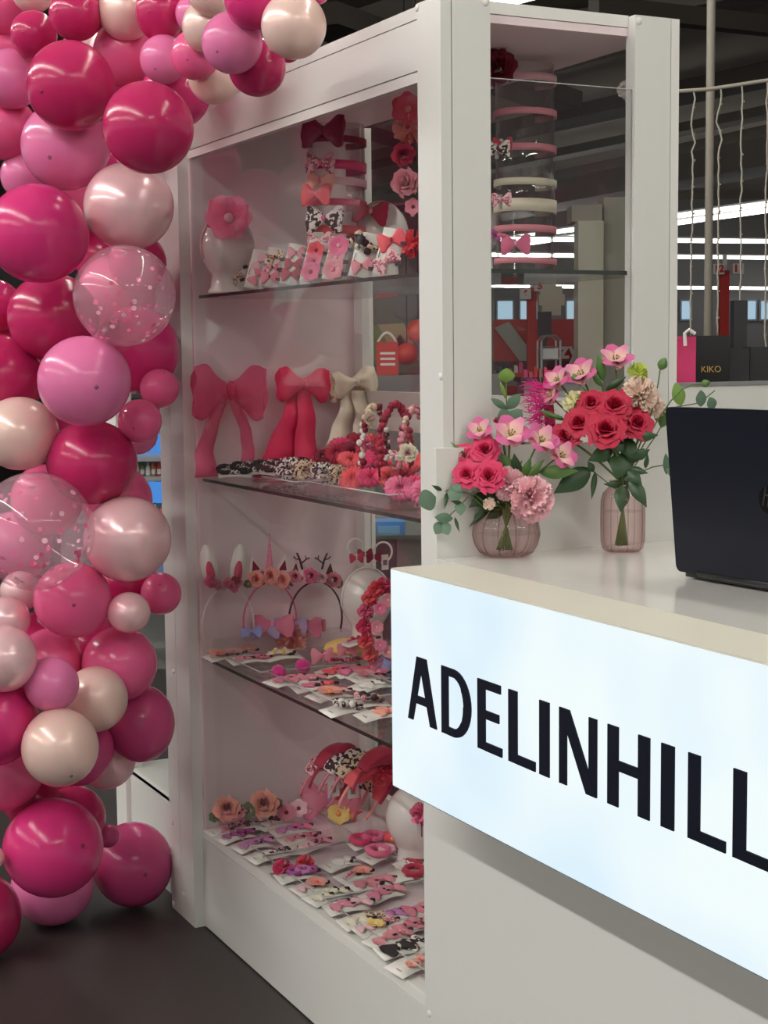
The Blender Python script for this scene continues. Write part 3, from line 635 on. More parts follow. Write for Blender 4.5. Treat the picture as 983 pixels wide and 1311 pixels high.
BAL = [
 # cx, cy, rx, ry, colour, layer, label, tip
 (5, 8, 36, 36, 'M', 3, 'mid pink balloon in the top left corner behind the small crimson one', None),
 (42, -12, 28, 28, 'W', 2, 'cream balloon cut by the top edge above the small crimson one', None),
 (43, 44, 30, 30, 'H', 1, 'small crimson balloon with dark tip above the large crimson one', (35, 50), 3.86),
 (97, 18, 34, 34, 'H', 1, 'crimson balloon at the top beside the small crimson one', (78, 23)),
 (161, 15, 35, 36, 'W', 2, 'cream balloon at the top between two crimson ones', None),
 (206, 15, 27, 38, 'H', 1, 'oval crimson balloon at the top right of a cream one', (195, 23)),
 (163, 68, 43, 44, 'M', 2, 'mid pink balloon directly below the cream one at the top', None),
 (210, 76, 31, 31, 'L', 1, 'light pink balloon under the oval crimson one', (202, 95)),
 (250, 18, 25, 26, 'L', 2, 'light pink balloon mostly hidden behind a cream one near the top', None),
 (262, 34, 25, 33, 'W', 1, 'small cream balloon wedged between light pink ones near the top', None),
 (270, -9, 30, 30, 'W', 1, 'cream balloon cut by the top edge left of the magenta one', None),
 (297, 55, 39, 39, 'L', 0, 'light pink balloon with a dark tip hanging in front of the fascia', (281, 75)),
 (250, 70, 30, 32, 'M', 1, 'smaller mid pink balloon left of the light pink one at the fascia', (243, 84)),
 (275, 99, 35, 34, 'W', 2, 'cream pink balloon hanging lowest at the upper left of the fascia', None),
 (329, 86, 37, 37, 'H', 1, 'crimson balloon touching the fascia below the light pink one', None),
 (324, 0, 37, 37, 'G', 0, 'magenta balloon cut by the top edge above the fascia', None),
 (376, 33, 42, 42, 'W', 1, 'large cream balloon at the right end of the garland', None),
 (370, 66, 14, 14, 'H', 2, 'tiny crimson balloon showing under the large cream end balloon', None),
 (408, -8, 13, 13, 'M', 2, 'tiny pink balloon at the top edge behind the cream end balloon', None),
 (225, 120, 44, 44, 'G', 3, 'magenta balloon behind the big crimson pair beside the fascia', None),
 (90, 110, 55, 57, 'H', 0, 'very large crimson balloon with a broad dark tip, upper left', (63, 129)),
 (190, 164, 58, 58, 'H', 0, 'very large crimson balloon overlapping the upper left cabinet corner', (220, 210)),
 (108, 66, 30, 30, 'R', 3, 'rose pearl balloon peeking out above the very large crimson one', None),
 (14, 101, 38, 38, 'L', 2, 'light pink balloon at the left edge beside the very large crimson one', None),
 (4, 60, 26, 26, 'M', 3, 'mid pink balloon at the left edge below the corner one', None),
 (8, 165, 40, 40, 'M', 3, 'mid pink balloon at the left edge under the light pink one', None),
 (84, 187, 57, 56, 'L', 1, 'large light pink balloon below the very large crimson one', (74, 213)),
 (35, 225, 34, 34, 'L', 3, 'light pink balloon showing left of the big magenta one', None),
 (48, 299, 65, 63, 'G', 0, 'very large magenta balloon at the left edge', (8, 286)),
 (165, 264, 59, 56, 'R', 1, 'large rose pearl balloon beside the left post', None),
 (159, 379, 66, 65, 'C', 0, 'clear balloon with pink confetti beside the left post'),
 (176, 336, 36, 38, 'G', 4, 'magenta balloon squeezed between pearl and confetti balloons at the post', None),
 (68, 406, 60, 56, 'H', 2, 'crimson balloon left of the upper confetti balloon', None),
 (176, 448, 50, 56, 'G', 4, 'magenta balloon behind the small pair beside the post', None),
 (-2, 484, 56, 56, 'H', 2, 'crimson balloon cut by the left edge above the cream one', None),
 (108, 488, 61, 58, 'L', 0, 'very large light pink balloon with a dark tip at mid height', (133, 500)),
 (204, 497, 25, 25, 'M', 0, 'upper of two small pink balloons against the post', (212, 478), 3.97),
 (179, 539, 28, 28, 'M', 1, 'lower of two small pink balloons against the post', (175, 550)),
 (176, 556, 26, 26, 'L', 3, 'light pink balloon peeking out under the small pair', None),
 (25, 555, 54, 47, 'W', 1, 'large cream pearl balloon at the left edge at mid height', None),
 (118, 592, 61, 54, 'H', 1, 'large crimson balloon under the very large light pink one', (164, 618)),
 (150, 640, 45, 45, 'M', 3, 'pink balloon behind the crimson one beside the blue lit gap', None),
 (45, 680, 75, 76, 'C', 0, 'clear balloon with pink confetti at the left edge'),
 (163, 690, 57, 55, 'R', 1, 'large rose pearl balloon right of the lower confetti balloon', None),
 (160, 748, 42, 42, 'H', 3, 'crimson balloon in the gap under the rose pearl one', None),
 (93, 768, 50, 49, 'M', 1, 'pink balloon with a faint tip under the lower confetti balloon', (104, 772)),
 (165, 784, 29, 26, 'R', 1, 'small rose pearl balloon next to a small pink one', None),
 (206, 760, 25, 27, 'M', 0, 'small pink balloon alone against the post at lower height', (208, 748), 3.97),
 (8, 793, 31, 30, 'R', 1, 'small rose pearl balloon at the left edge', None),
 (26, 757, 26, 26, 'R', 3, 'rose pearl balloon half hidden under the lower confetti balloon', None),
 (5, 843, 42, 43, 'R', 0, 'rose pearl balloon with bright streaks at the left edge', None),
 (64, 846, 40, 42, 'M', 2, 'pink balloon behind the small light pink one', None),
 (153, 850, 48, 48, 'M', 2, 'large pink balloon beside the post below the small pearl one', None),
 (66, 876, 35, 35, 'L', 0, 'small light pink balloon in front of the cream ones', None),
 (122, 895, 41, 42, 'W', 1, 'cream balloon right of the small light pink one', None),
 (-8, 921, 52, 60, 'G', 0, 'large magenta balloon cut by the left edge, lower half', None),
 (180, 926, 37, 50, 'P', 3, 'oval plum pink balloon beside the post', None),
 (77, 957, 48, 50, 'W', 0, 'cream pearl balloon with a faint tip, lowest of the cream ones', (98, 988)),
 (100, 960, 46, 46, 'P', 2, 'plum pink balloon behind the lowest cream pearl one', None),
 (136, 972, 38, 38, 'R', 3, 'pale mauve balloon behind the plum pink ones', None),
 (5, 985, 49, 53, 'M', 2, 'pink balloon at the left edge under the large magenta one', None),
 (40, 1024, 36, 36, 'H', 3, 'crimson balloon in the shadow above the lowest magenta one', None),
 (95, 1046, 40, 40, 'H', 3, 'dark crimson balloon behind the lowest magenta one', None),
 (68, 1085, 64, 63, 'G', 0, 'very large magenta balloon near the floor', (114, 1074), 3.9),
 (67, 1135, 55, 50, 'L', 3, 'light pink balloon resting on the floor under the magenta one', None, 4.315),
 (170, 1108, 48, 54, 'P', 2, 'plum pink balloon resting on the floor by the left post', (193, 1111), 4.45),
 (-25, 1175, 47, 56, 'H', 1, 'crimson balloon on the floor cut by the left edge', None, 4.065),
 (-9, 1098, 14, 15, 'W', 1, 'tiny cream balloon at the left edge near the floor', None),
 (138, 1070, 15, 15, 'P', 4, 'tiny plum balloon tucked behind the floor balloons', None),
 (92, 556, 46, 46, 'H', 4, 'crimson balloon deep in the garland between light pink and cream ones', None),
 (60, 640, 46, 46, 'M', 4, 'pink balloon seen through the lower confetti balloon', None),
 (130, 470, 46, 46, 'G', 4, 'magenta balloon deep behind the very large light pink one', None),
 (140, 330, 44, 44, 'H', 4, 'crimson balloon deep behind the upper confetti balloon', None),
 (20, 430, 46, 46, 'G', 4, 'magenta balloon deep at the left edge at mid height', None),
 (70, 250, 46, 46, 'M', 4, 'pink balloon deep behind the large light pink one', None),
 (130, 205, 44, 44, 'G', 4, 'magenta balloon deep behind the large crimson pair', None),
 (120, 130, 46, 46, 'H', 4, 'crimson balloon deep between the two very large crimson ones', None),
 (40, 830, 46, 46, 'H', 4, 'crimson balloon deep behind the streaked pearl one', None),
 (115, 830, 44, 44, 'H', 4, 'crimson balloon deep behind the two lower pink ones', None),
 (60, 1010, 50, 46, 'H', 4, 'crimson balloon deep above the lowest magenta one', None),
 (130, 925, 42, 42, 'M', 4, 'pink balloon deep beside the oval plum one', None),
 (190, 60, 40, 40, 'M', 4, 'pink balloon deep behind the top row of the garland', None),
 (20, 700, 46, 46, 'L', 4, 'light pink balloon seen through the left part of lower confetti balloon', None),
 (150, 375, 50, 50, 'M', 4, 'pink balloon seen through the upper confetti balloon', None),
 (-6, 392, 34, 34, 'G', 3, 'magenta balloon cut by the left edge below the very large one', None),
]
DEP = [b[8] if len(b) > 8 and b[8] > 0 else clear_depth(b[0], b[1], (b[2] + b[3]) / 2, DL[b[5]], GAP[b[5]]) for b in BAL]
DMAX = [b[8] if len(b) > 8 and b[8] > 0 else clear_depth(b[0], b[1], (b[2] + b[3]) / 2, 4.6, .001) for b in BAL]
DEP = [DMAX[i] if len(b) > 8 and b[8] < 0 else DEP[i] for i, b in enumerate(BAL)]
for _ in range(60):                                          # let the balloons settle against each other
    for i in range(len(BAL)):
        for j in range(i):
            a, b = BAL[i], BAL[j]; f_, k_ = (i, j) if DEP[i] < DEP[j] else (j, i)
            dm = (DEP[i] + DEP[j]) / 2 / FPX
            R_ = .93 * ((a[2] + a[3]) / 2 + (b[2] + b[3]) / 2) * dm; l_ = math.hypot(a[0] - b[0], a[1] - b[1]) * dm
            if l_ < R_:
                lack = math.sqrt(R_ * R_ - l_ * l_) - (DEP[k_] - DEP[f_])
                if lack > 0:
                    room = max(0, min(lack * .25, DMAX[k_] - DEP[k_]))
                    DEP[k_] += room
                    if not (len(BAL[f_]) > 8): DEP[f_] -= min(lack * .25, max(0, DEP[f_] - 3.05))
for b, dd in zip(BAL, DEP):
    balloon(*b[:7], tip=b[7] if len(b) > 7 else None, d=dd)

# ------------------------------------------------------------------ pole, cable and fairy lights on the right
STRAND = mat('pale_cord', (.30, .275, .235, 1), .6)
p = at(9, 906, 430); q = at(9, 908, 0)
t = thing('pole', 'slim pale vertical pole behind the hanging fairy lights', 'pole', (p.x, p.y, 0))
MB().tube([(0, 0, .02), (0, 0, 7.0)], .024, 14).build('shaft', STRAND, t); MB().lathe([(0, 0), (.12, 0), (.12, .015), (.03, .03), (0, .03)], 20).build('foot_plate', STEEL, t)
cab = [(846, 118), (868, 117), (905, 114.5), (940, 109.5), (975, 104), (1000, 101), (1060, 84)]
cw = [at(7, *c) for c in cab]
o = MB().tube([c - cw[0] for c in cw], .009, 8).build('cable', STRAND, loc=cw[0]); tag(o, 'sagging pale cable that carries the fairy light strands', 'cable')
for (px, y1, lab) in ((887, 432, 'twisted fairy light strand nearest the right post'), (921, 430, 'fairy light strand just right of the slim pole'), (950, 425, 'straight fairy light strand third from the post'), (982, 500, 'fairy light strand at the right edge of the picture')):
    yt = 117 - (px - 868) * .12
    top = at(7, px, yt); t = thing('fairy_light_strand', lab, 'fairy lights', top, group='fairy light strands')
    rg = random.Random(px); pts = []; b = MB()
    for k in range(29):
        c = at(7, px - 3 * k / 28 + rg.uniform(-1.2, 1.2) + (3 * math.sin(k * 1.3) if px < 930 and k < 7 else 0), yt + (y1 - yt) * k / 28) - top
        pts.append(c)
        if k % 3 == 2: b.sphere(c + Vector((.006, 0, 0)), .006, 8, 5)
    MB().tube(pts, .0042, 6).build('wire', STRAND, t); b.build('bulbs', STRAND, t)
# rear counter with gift bag and black boxes
t = thing('rear_counter', 'white rear counter beyond the low wall carrying dark boxes', 'counter', MBG @ Vector((uz(5, 930, 500)[0], 5, 0)))
A, B_ = uz(5, 858, 500), uz(5, 1015, 500); zr = 1.44
child_h(MB().box((A[0], 4.95, 0), (B_[0], 5.5, zr - .03), MBG), 'cabinet', WHITE, t); child_h(MB().box((A[0] - .01, 4.93, zr - .03), (B_[0] + .01, 5.5, zr), MBG), 'top_board', GREYP, t)
def stand(d, x0, x1, ytop, name, m, label, cat, dep=.12):
    a, b = uz(d, x0, ytop), uz(d, x1, ytop)
    o = thing(name, label, cat, MBG @ Vector(((a[0] + b[0]) / 2, d, zr)))
    child_h(MB().box((a[0], d, zr), (b[0], d + dep, a[2]), MBG), 'body', m, o)
    return o, a, b
o, a, b = stand(5.05, 866, 888.5, 431, 'gift_bag', mat('gift_bag_pink', srgb(206, 52, 108), .45), 'bright pink gift bag with white handle right of the post', 'bag')
child_h(MB().tube([(a[0] + .018, 5.03, a[2] - .03), (a[0] + .016, 5.03, a[2] + .01), (a[0] + .03, 5.03, a[2] + .022), (a[0] + .05, 5.03, a[2] + .008)], .006, 6, MBG), 'handle', WSIGN, o)
o, a, b = stand(5.1, 889, 931, 430, 'carrier_bag', mat('glossy_black', (.012, .011, .012, 1), .2), 'glossy black bag with gold lettering right of the pink bag', 'bag')
GOLD = mat('gold_print', srgb(200, 165, 95), .35, metal=.6)
x_ = text('lettering', 'KIKO', .028, MBG @ Matrix.Translation(((a[0] + b[0]) / 2 - .006, 5.097, uz(5.1, 905, 473)[2])) @ FACE, GOLD, o, ext=.001); rel(o, x_)
child_h(hbox(MB(), 5.098, 890, 431, 930, 441, .002), 'brown_band', mat('brown_gloss', srgb(90, 55, 35), .25), o)
o, a, b = stand(5.15, 931.5, 957, 446, 'black_box', DARK, 'black box with grey bands between the lettered bag and striped box', 'box')
for k in range(3): child_h(hbox(MB(), 5.148, 932, 452 + k * 9, 952, 455 + k * 9, .002), 'band', mat('grey_print', (.10, .10, .11, 1), .5), o)
child_h(hbox(MB(), 5.147, 953.5, 452, 955.8, 482, .002), 'gold_stripe', GOLD, o)
o, a, b = stand(5.2, 958, 983, 444, 'black_box', DARK, 'black box with small white emblem at the right edge', 'box')
child_h(hbox(MB(), 5.198, 967, 464, 978, 467, .002), 'white_print', WSIGN, o); child_h(hbox(MB(), 5.198, 971, 470, 974, 480, .002), 'white_print', WSIGN, o)
o, a, b = stand(5.4, 936, 953, 385, 'loudspeaker', DARK, 'tall black loudspeaker behind the red number tower base', 'speaker', .06)
child_h(disc(MB(), 5.395, 944.5, 400, 7, .004), 'driver', GREYP, o); child_h(disc(MB(), 5.395, 944.5, 418, 7, .004), 'driver', GREYP, o)

# ------------------------------------------------------------------ laptop
NAVY = mat('laptop_navy', (.0045, .006, .0135, 1), .38, noise=.05, spec=.22); NAVY2 = mat('laptop_black', (.004, .004, .005, 1), .4)
t = thing('laptop', 'dark navy laptop standing open with its lid towards us', 'laptop', (.2, -.65, zc))
O = Vector((.1925, -.447, zc + .008)); u = Vector((.07, -.9975, 0)).normalized(); v = (on('Y', -.447, 851.3, 521) - O); LH = v.length; v.normalize(); wv = u.cross(v)
ML = Matrix(((u.x, v.x, wv.x, O.x), (u.y, v.y, wv.y, O.y), (u.z, v.z, wv.z, O.z), (0, 0, 0, 1)))
LW = .44
def rrect(x0, y0, x1, y1, r, n=6):
    pts = []
    for cx, cy, a in ((x1 - r, y0 + r, -90), (x1 - r, y1 - r, 0), (x0 + r, y1 - r, 90), (x0 + r, y0 + r, 180)):
        for i in range(n + 1):
            q = math.radians(a + 90 * i / n); pts.append((cx + r * math.cos(q), cy + r * math.sin(q)))
    return pts
sgn = 1 if wv.x > 0 else -1
def lidpoly(poly, z0, z1, name, m, par):
    mb = MB().prism(poly, z1 - z0, ML @ Matrix.Translation((0, 0, z0)))
    o = mb.build(name, m, par, smooth=False)
    if par is t: rel(t, o)
    return o
lid = lidpoly(rrect(0, .004, LW, LH, .011), 0, .0075 * sgn, 'lid', NAVY, t)
lidpoly(rrect(.004, .010, LW - .004, LH - .004, .009), -.0012 * sgn, -.0001 * sgn, 'lid_cover', NAVY, lid)
cx, cy, rr_ = .226, LH * .505, .022
lg = lidpoly([(cx + rr_ * math.cos(6.283 * i / 32), cy + rr_ * math.sin(6.283 * i / 32)) for i in range(32)], -.0018 * sgn, -.0013 * sgn, 'logo', mat('logo_dark_mirror', (.003, .003, .0035, 1), .12), lid)
INKL = mat('logo_stroke', (.020, .020, .023, 1), .3)
def sl(x, y): return (cx + x + (y) * .28, cy + y)
for poly in ([sl(-.013, -.010), sl(-.010, -.010), sl(-.010, .020), sl(-.013, .020)], [sl(-.003, -.010), sl(0, -.010), sl(0, .006), sl(-.003, .008)], [sl(-.010, .006), sl(-.003, .006), sl(-.003, .009), sl(-.010, .009)],
             [sl(.004, -.020), sl(.007, -.020), sl(.007, .009), sl(.004, .009)], [sl(.013, -.010), sl(.016, -.010), sl(.016, .007), sl(.013, .009)], [sl(.007, .006), sl(.014, .006), sl(.014, .009), sl(.007, .009)], [sl(.007, -.010), sl(.014, -.010), sl(.014, -.007), sl(.007, -.007)]):
    lidpoly(poly, -.0021 * sgn, -.00185 * sgn, 'logo_stroke', INKL, lg)
MBase = Matrix.Translation((.205, -.447, zc + .003)) @ Matrix.Rotation(math.atan2(u.y, u.x), 4, 'Z')
base = rel(t, MB().prism(rrect(0, 0, LW, .255, .012), .016, MBase).build('base', NAVY2, t, smooth=False))
(MB().prism(rrect(.03, .04, LW - .03, .15, .004), .001, MBase @ Matrix.Translation((0, 0, .0163))).build('keyboard', NAVY, base, smooth=False))
(MB().prism(rrect(.14, .17, .26, .24, .004), .0006, MBase @ Matrix.Translation((0, 0, .0163))).build('touchpad', NAVY, base, smooth=False))
rel(t, MB().tube([O + u * .05 + Vector((.004, 0, .006)), O + u * (LW - .05) + Vector((.004, 0, .006))], .006, 10).build('hinge', NAVY2, t))
for k in (.03, LW - .03): rel(t, MB().box((k - .01, .01, -.003), (k + .01, .03, 0), MBase).build('rubber_foot', NAVY2, t, smooth=False))

# ------------------------------------------------------------------ vases
VG = glass('pink_tinted_glass', (.985, .925, .92), ior=1.45, rough=.03, edge=(.55, .34, .35))
WATER = glass('vase_water', (.97, .96, .95), ior=1.15, rough=.01)
V1 = on('Z', zc, 648, 712); V2 = on('Z', zc, 797, 706)
DV1 = (V1 - CAM).dot(FW); DV2 = (V2 - CAM).dot(FW)
s1 = DV1 / FPX; s2 = DV2 / FPX
t = thing('vase', 'round ribbed pink glass vase holding the left bouquet', 'vase', V1)
def mod1(tt, z): return 1 + .03 * abs(math.cos(8 * tt)) ** .5
out = [(18, 0), (26, 1), (34, 6), (40, 16), (43, 29), (41, 42), (34, 54), (26, 60), (23, 62), (22, 65)]
t1 = MB().lathe([(.001, 0)] + [(r * s1, z * s1) for r, z in out], 96, mod=mod1); t1.build('glass_body', VG, t)
MB().lathe([(.001, 3 * s1)] + [((r - 2.5) * s1, (z if z > 4 else 4) * s1) for r, z in out], 64).build('inner_wall', glass('pink_inner', (.985, .95, .95), ior=1.2), t)
for k in range(12):
    a = 6.283 * (k + .5) / 12
    MB().tube([(r * s1 * 1.012 * math.cos(a), r * s1 * 1.012 * math.sin(a), z * s1) for r, z in out[1:]], .0011, 5).build('rib', VG, t)
MB().lathe([(.001, 30 * s1), (38 * s1, 30 * s1)], 48).build('water', WATER, t)
t = thing('vase', 'tall straight pink glass bottle vase holding the right bouquet', 'vase', V2)
out2 = [(14, 0), (22, 1), (26, 5), (28, 14), (28.5, 40), (28, 66), (25, 76), (19, 83), (17, 87), (17.5, 92)]
MB().lathe([(.001, 0)] + [(r * s2, z * s2) for r, z in out2], 64).build('glass_body', VG, t)
MB().lathe([(.001, 5 * s2)] + [((r - 3) * s2, (z if z > 6 else 6) * s2) for r, z in out2], 48).build('inner_wall', glass('pink_inner', (.97, .90, .90)), t)
for k in range(8):
    a = 6.283 * (k + .5) / 8
    MB().tube([(r * s2 * 1.01 * math.cos(a), r * s2 * 1.01 * math.sin(a), z * s2) for r, z in out2[1:7]], .0009, 5).build('rib', VG, t)
MB().lathe([(.001, 52 * s2), (25 * s2, 52 * s2)], 32).build('water', WATER, t)

# ------------------------------------------------------------------ cut flowers
STEM = mat('stem_green', srgb(92, 110, 52), .5, noise=.15, nscale=40); LEAFD = mat('leaf_dark_green', srgb(44, 72, 40), .4, noise=.2, nscale=30); LEAFM = mat('leaf_mid_green', srgb(84, 120, 58), .45, noise=.2, nscale=30); EUCA = mat('eucalyptus_green', srgb(92, 120, 98), .55, noise=.15, nscale=30); EUCL = mat('eucalyptus_lime', srgb(122, 158, 74), .5, noise=.12, nscale=30)
RH = mat('rose_hot_pink', srgb(214, 50, 98), .55, noise=.12, nscale=60); RR_ = mat('rose_crimson', srgb(186, 20, 62), .55, noise=.15, nscale=60)
def petal_grad(name, c0, c1, p0, p1):
    m = bpy.data.materials.new(name); m.use_nodes = True; nt = m.node_tree; b = nt.nodes['Principled BSDF']; b.inputs['Roughness'].default_value = .5
    tc = nt.nodes.new('ShaderNodeTexCoord'); sx = nt.nodes.new('ShaderNodeSeparateXYZ'); r = nt.nodes.new('ShaderNodeValToRGB')
    r.color_ramp.elements[0].color = c0; r.color_ramp.elements[0].position = p0; r.color_ramp.elements[1].color = c1; r.color_ramp.elements[1].position = p1
    nt.links.new(tc.outputs['Object'], sx.inputs[0]); nt.links.new(sx.outputs['Y'], r.inputs[0]); nt.links.new(r.outputs[0], b.inputs['Base Color']); return m
ALS = petal_grad('alstroemeria_petal', srgb(240, 212, 190), srgb(206, 92, 148), .15, .75)
ALW = petal_grad('alstroemeria_pale_petal', srgb(240, 222, 180), srgb(222, 130, 172), .3, .9)
CARP = mat('carnation_pink', srgb(252, 200, 208), .65, noise=.1, nscale=50); CARB = mat('carnation_blush', srgb(254, 228, 214), .65, noise=.08, nscale=50); CARC = mat('lisianthus_cream', srgb(236, 232, 186), .6, noise=.06, nscale=50); CARG = mat('lisianthus_lime', srgb(214, 228, 120), .6, noise=.08, nscale=50)
def cup_petal(R, h, A, roll, ph=0.):
    def fn(u, v):
        s = u * 2 - 1
        a = s * A * (.45 + .55 * math.sin(min(v, .8) / .8 * math.pi / 2))
        edge = max(0, v - .6) / .4
        rho = R * (.34 + .66 * v ** .8) + edge * edge * R * (.22 * roll + .10 * math.sin(5 * s + ph)) + .10 * R * s * s * v - .05 * R * s * v
        z = h * v - .22 * h * abs(s) ** 2.5 * v - roll * edge * edge * h * .34 + .05 * h * edge * math.sin(4 * s + 1.7 * ph)
        return (rho * math.sin(a), rho * math.cos(a), z)
    return fn
RLAY = ((.12, .98, 1.35, .1, 2), (.22, .98, 1.1, .25, 3), (.36, .94, 1.0, .5, 3), (.52, .84, .85, .8, 4), (.70, .70, .74, 1.0, 5), (.88, .50, .66, 1.2, 6))
ROSE_CACHE = {}
def rose_meshes(m):
    if m.name in ROSE_CACHE: return ROSE_CACHE[m.name]
    L = []
    for (R, h, A, roll, cnt) in RLAY:
        L.append([MB().grid(cup_petal(R, h, A, roll, ph), 9, 8).mesh('petal', m) for ph in (0., 2.)])
    ROSE_CACHE[m.name] = L; return L
def stem_to(t, P, base_pt, mouth, bend, rad=.0022, m=None):
    """stem from the flower head P through the vase mouth to base_pt inside the vase (world points)"""
    pts = []; a, b, c = Vector(P), Vector(mouth), Vector(base_pt)
    for i in range(7):
        k = i / 6; q = a.lerp(b, k) + Vector(bend) * math.sin(math.pi * k); pts.append(q - Vector(t.location))
    for i in range(1, 4): pts.append(b.lerp(c, i / 3) - Vector(t.location))
    return MB().tube(pts, rad, 6).build('stem', m or STEM, t)
CALYX = MB().lathe([(.001, -.5), (.12, -.45), (.30, -.15), (.34, .05), (.30, .12)], 12).mesh('calyx', STEM)
class Vase:
    def __init__(s, base, sc_, mouth_z, mouth_r, D, cpx):
        s.b, s.s, s.mz, s.mr, s.D, s.c = base, sc_, mouth_z, mouth_r, D, cpx; s.k = 0
    def points(s):
        s.k += 1; a = s.k * 2.4; r = s.mr * .5 * (.3 + .7 * ((s.k * .37) % 1))
        m = s.b + Vector((r * math.cos(a), r * math.sin(a), s.mz)); q = s.b + Vector((-r * 1.3 * math.cos(a), -r * 1.3 * math.sin(a), .012)); return m, q
VA = Vase(V1, s1, 62 * s1, 20 * s1, DV1, (648, 600)); VB = Vase(V2, s2, 90 * s2, 15 * s2, DV2, (797, 560))
def head(vs, px, py, r, dz, name, label, cat='flower', group=None, look=.5):
    D = vs.D + dz; P = at(D, px, py); R = r * D / FPX
    n = (-FW * 1.0 + RT * (px - vs.c[0]) / 90 * look - UP * (py - vs.c[1]) / 90 * look * .7 + UP * .35).normalized()
    t = thing(name, label, cat, P, group=group); return t, P, R, frame_from(n).to_4x4(), n
def rose(vs, px, py, r, dz, m, label, group):
    t, P, R, M, n = head(vs, px, py, r, dz, 'rose', label, 'rose', group)
    L = rose_meshes(m)
    rg = random.Random(int(px * 7 + py))
    for k in range(6):
        cnt = RLAY[k][4]; off = rg.uniform(0, 6)
        for i in range(cnt):
            o = link('petal', L[k][i % 2], t); o.matrix_local = M @ Matrix.Translation((0, 0, -R * .45)) @ Matrix.Rotation(off + 6.283 * i / cnt + rg.uniform(-.12, .12), 4, 'Z') @ Matrix.Rotation(rg.uniform(-.10, .10), 4, 'X') @ Matrix.Diagonal((R * 1.05, R * 1.05, R * .95, 1))
    c = link('calyx', CALYX, t); c.matrix_local = M @ Matrix.Translation((0, 0, -R * .5)) @ Matrix.Scale(R, 4)
    mth, b = vs.points(); stem_to(t, P - n * R * .8, b, mth, -FW * 0.0 + Vector((0, 0, .005)), .0024)
RG1, RG2 = 'hot pink roses of the left bouquet', 'crimson roses of the right bouquet'
for a in ((620, 574, 17, -.03, 'hot pink rose at the top of the left cluster'), (625, 608, 19, -.055, 'hot pink rose facing us just above the round vase'), (597, 606, 16, -.045, 'hot pink rose second from left in the left bouquet'), (577, 602, 13, -.02, 'hot pink rose leaning out farthest left'), (592, 582, 14, -.02, 'hot pink rose at the upper left of the left cluster')):
    rose(VA, *a[:4], RH, a[4], RG1)
for a in ((787, 516, 19, -.04, 'crimson rose at the top centre of the right bouquet'), (756, 514, 16, -.03, 'smaller crimson rose left of the top centre one'), (740, 540, 18, -.04, 'crimson rose on the left side of the right bouquet'), (724, 557, 18, -.03, 'lowest crimson rose farthest left in the right bouquet'), (775, 548, 22, -.06, 'largest crimson rose, front and centre of the right bouquet'), (816, 540, 19, -.04, 'loosely open crimson rose farthest right')):
    rose(VB, *a[:4], RR_, a[4], RG2)
def alst_petal(wd):
    def fn(u, v):
        w = wd * (math.sin(math.pi * (v ** .75) * .86 + .25) ** .8); x = (u * 2 - 1) * w
        return (x, v, .30 * v * (1 - v) * 2.0 - .18 * v * v - .5 * x * x + .0)
    return fn
AP = [MB().grid(alst_petal(w), 6, 8).mesh('petal', m) for w, m in ((.52, ALS), (.36, ALW))]
STAM = mat('stamen_dark', srgb(90, 40, 60), .5)
def alst(vs, px, py, r, dz, label, group, look=1.0):
    t, P, R, M, n = head(vs, px, py, r, dz, 'alstroemeria', label, 'lily', group, look)
    for i in range(6):
        o = link('petal', AP[i % 2], t); o.matrix_local = M @ Matrix.Rotation(6.283 * i / 6 + .3, 4, 'Z') @ Matrix.Rotation(1.0 if i % 2 else .8, 4, 'X') @ Matrix.Scale(R * 1.5, 4)
    mb = MB()
    for i in range(5):
        a = 6.283 * i / 5; mb.tube([(0, 0, 0), (.12 * math.cos(a), .12 * math.sin(a), .5), (.2 * math.cos(a), .2 * math.sin(a), .72)], .015, 4); mb.sphere((.2 * math.cos(a), .2 * math.sin(a), .74), .05, 6, 4)
    o = mb.build('stamens', STAM, t); o.matrix_local = M @ Matrix.Scale(R, 4)
    mth, b = vs.points(); stem_to(t, P - n * R * .2, b, mth, (0, 0, .004), .0018)
LG1, LG2 = 'pink striped lilies of the left bouquet', 'pink striped lilies of the right bouquet'
for a in ((616, 556, 15, .0, 'small pink lily at the upper left behind the hot pink roses'), (653, 562, 21, -.015, 'pink lily with cream throat in the middle of the left bouquet'), (688, 569, 19, -.02, 'pink lily right of the middle one'), (712, 587, 18, -.015, 'half open pink lily at the right end of the left bouquet')): alst(VA, *a, LG1)
for a in ((788, 468, 19, .02, 'pink lily standing highest in the right bouquet'), (747, 486, 19, .02, 'pink lily at the upper left of the right bouquet'), (718, 492, 16, .03, 'pink lily beside the fuchsia feathers'), (709, 511, 14, .03, 'pink lily lowest beside the fuchsia feathers')): alst(VB, *a, LG2)
def ruffle(seed, n=46):
    rg = random.Random(seed); mb = MB()
    for k in range(n):
        f = (k + .5) / n; th = math.acos(1 - 1.25 * f); ph = k * 2.39996
        dr = Vector((math.sin(th) * math.cos(ph), math.sin(th) * math.sin(ph), math.cos(th)))
        M = Matrix.Translation(dr * .12) @ frame_from(dr, Vector((rg.uniform(-1, 1), rg.uniform(-1, 1), rg.uniform(-1, 1)))).to_4x4()
        L = rg.uniform(.72, .92); w = rg.uniform(.28, .42); p0 = rg.uniform(0, 6); cv = rg.uniform(-.25, .25)
        def fn(u, v):
            x = (u * 2 - 1) * w * (.25 + .75 * v); fr = v ** 3
            return (x, cv * v * v + .07 * fr * math.sin(u * 19 + p0), L * v * (1 - .12 * (u * 2 - 1) ** 2) + .035 * fr * math.sin(u * 31 + p0))
        mb.grid(fn, 10, 4, M=M)
    return mb
RUF = {}
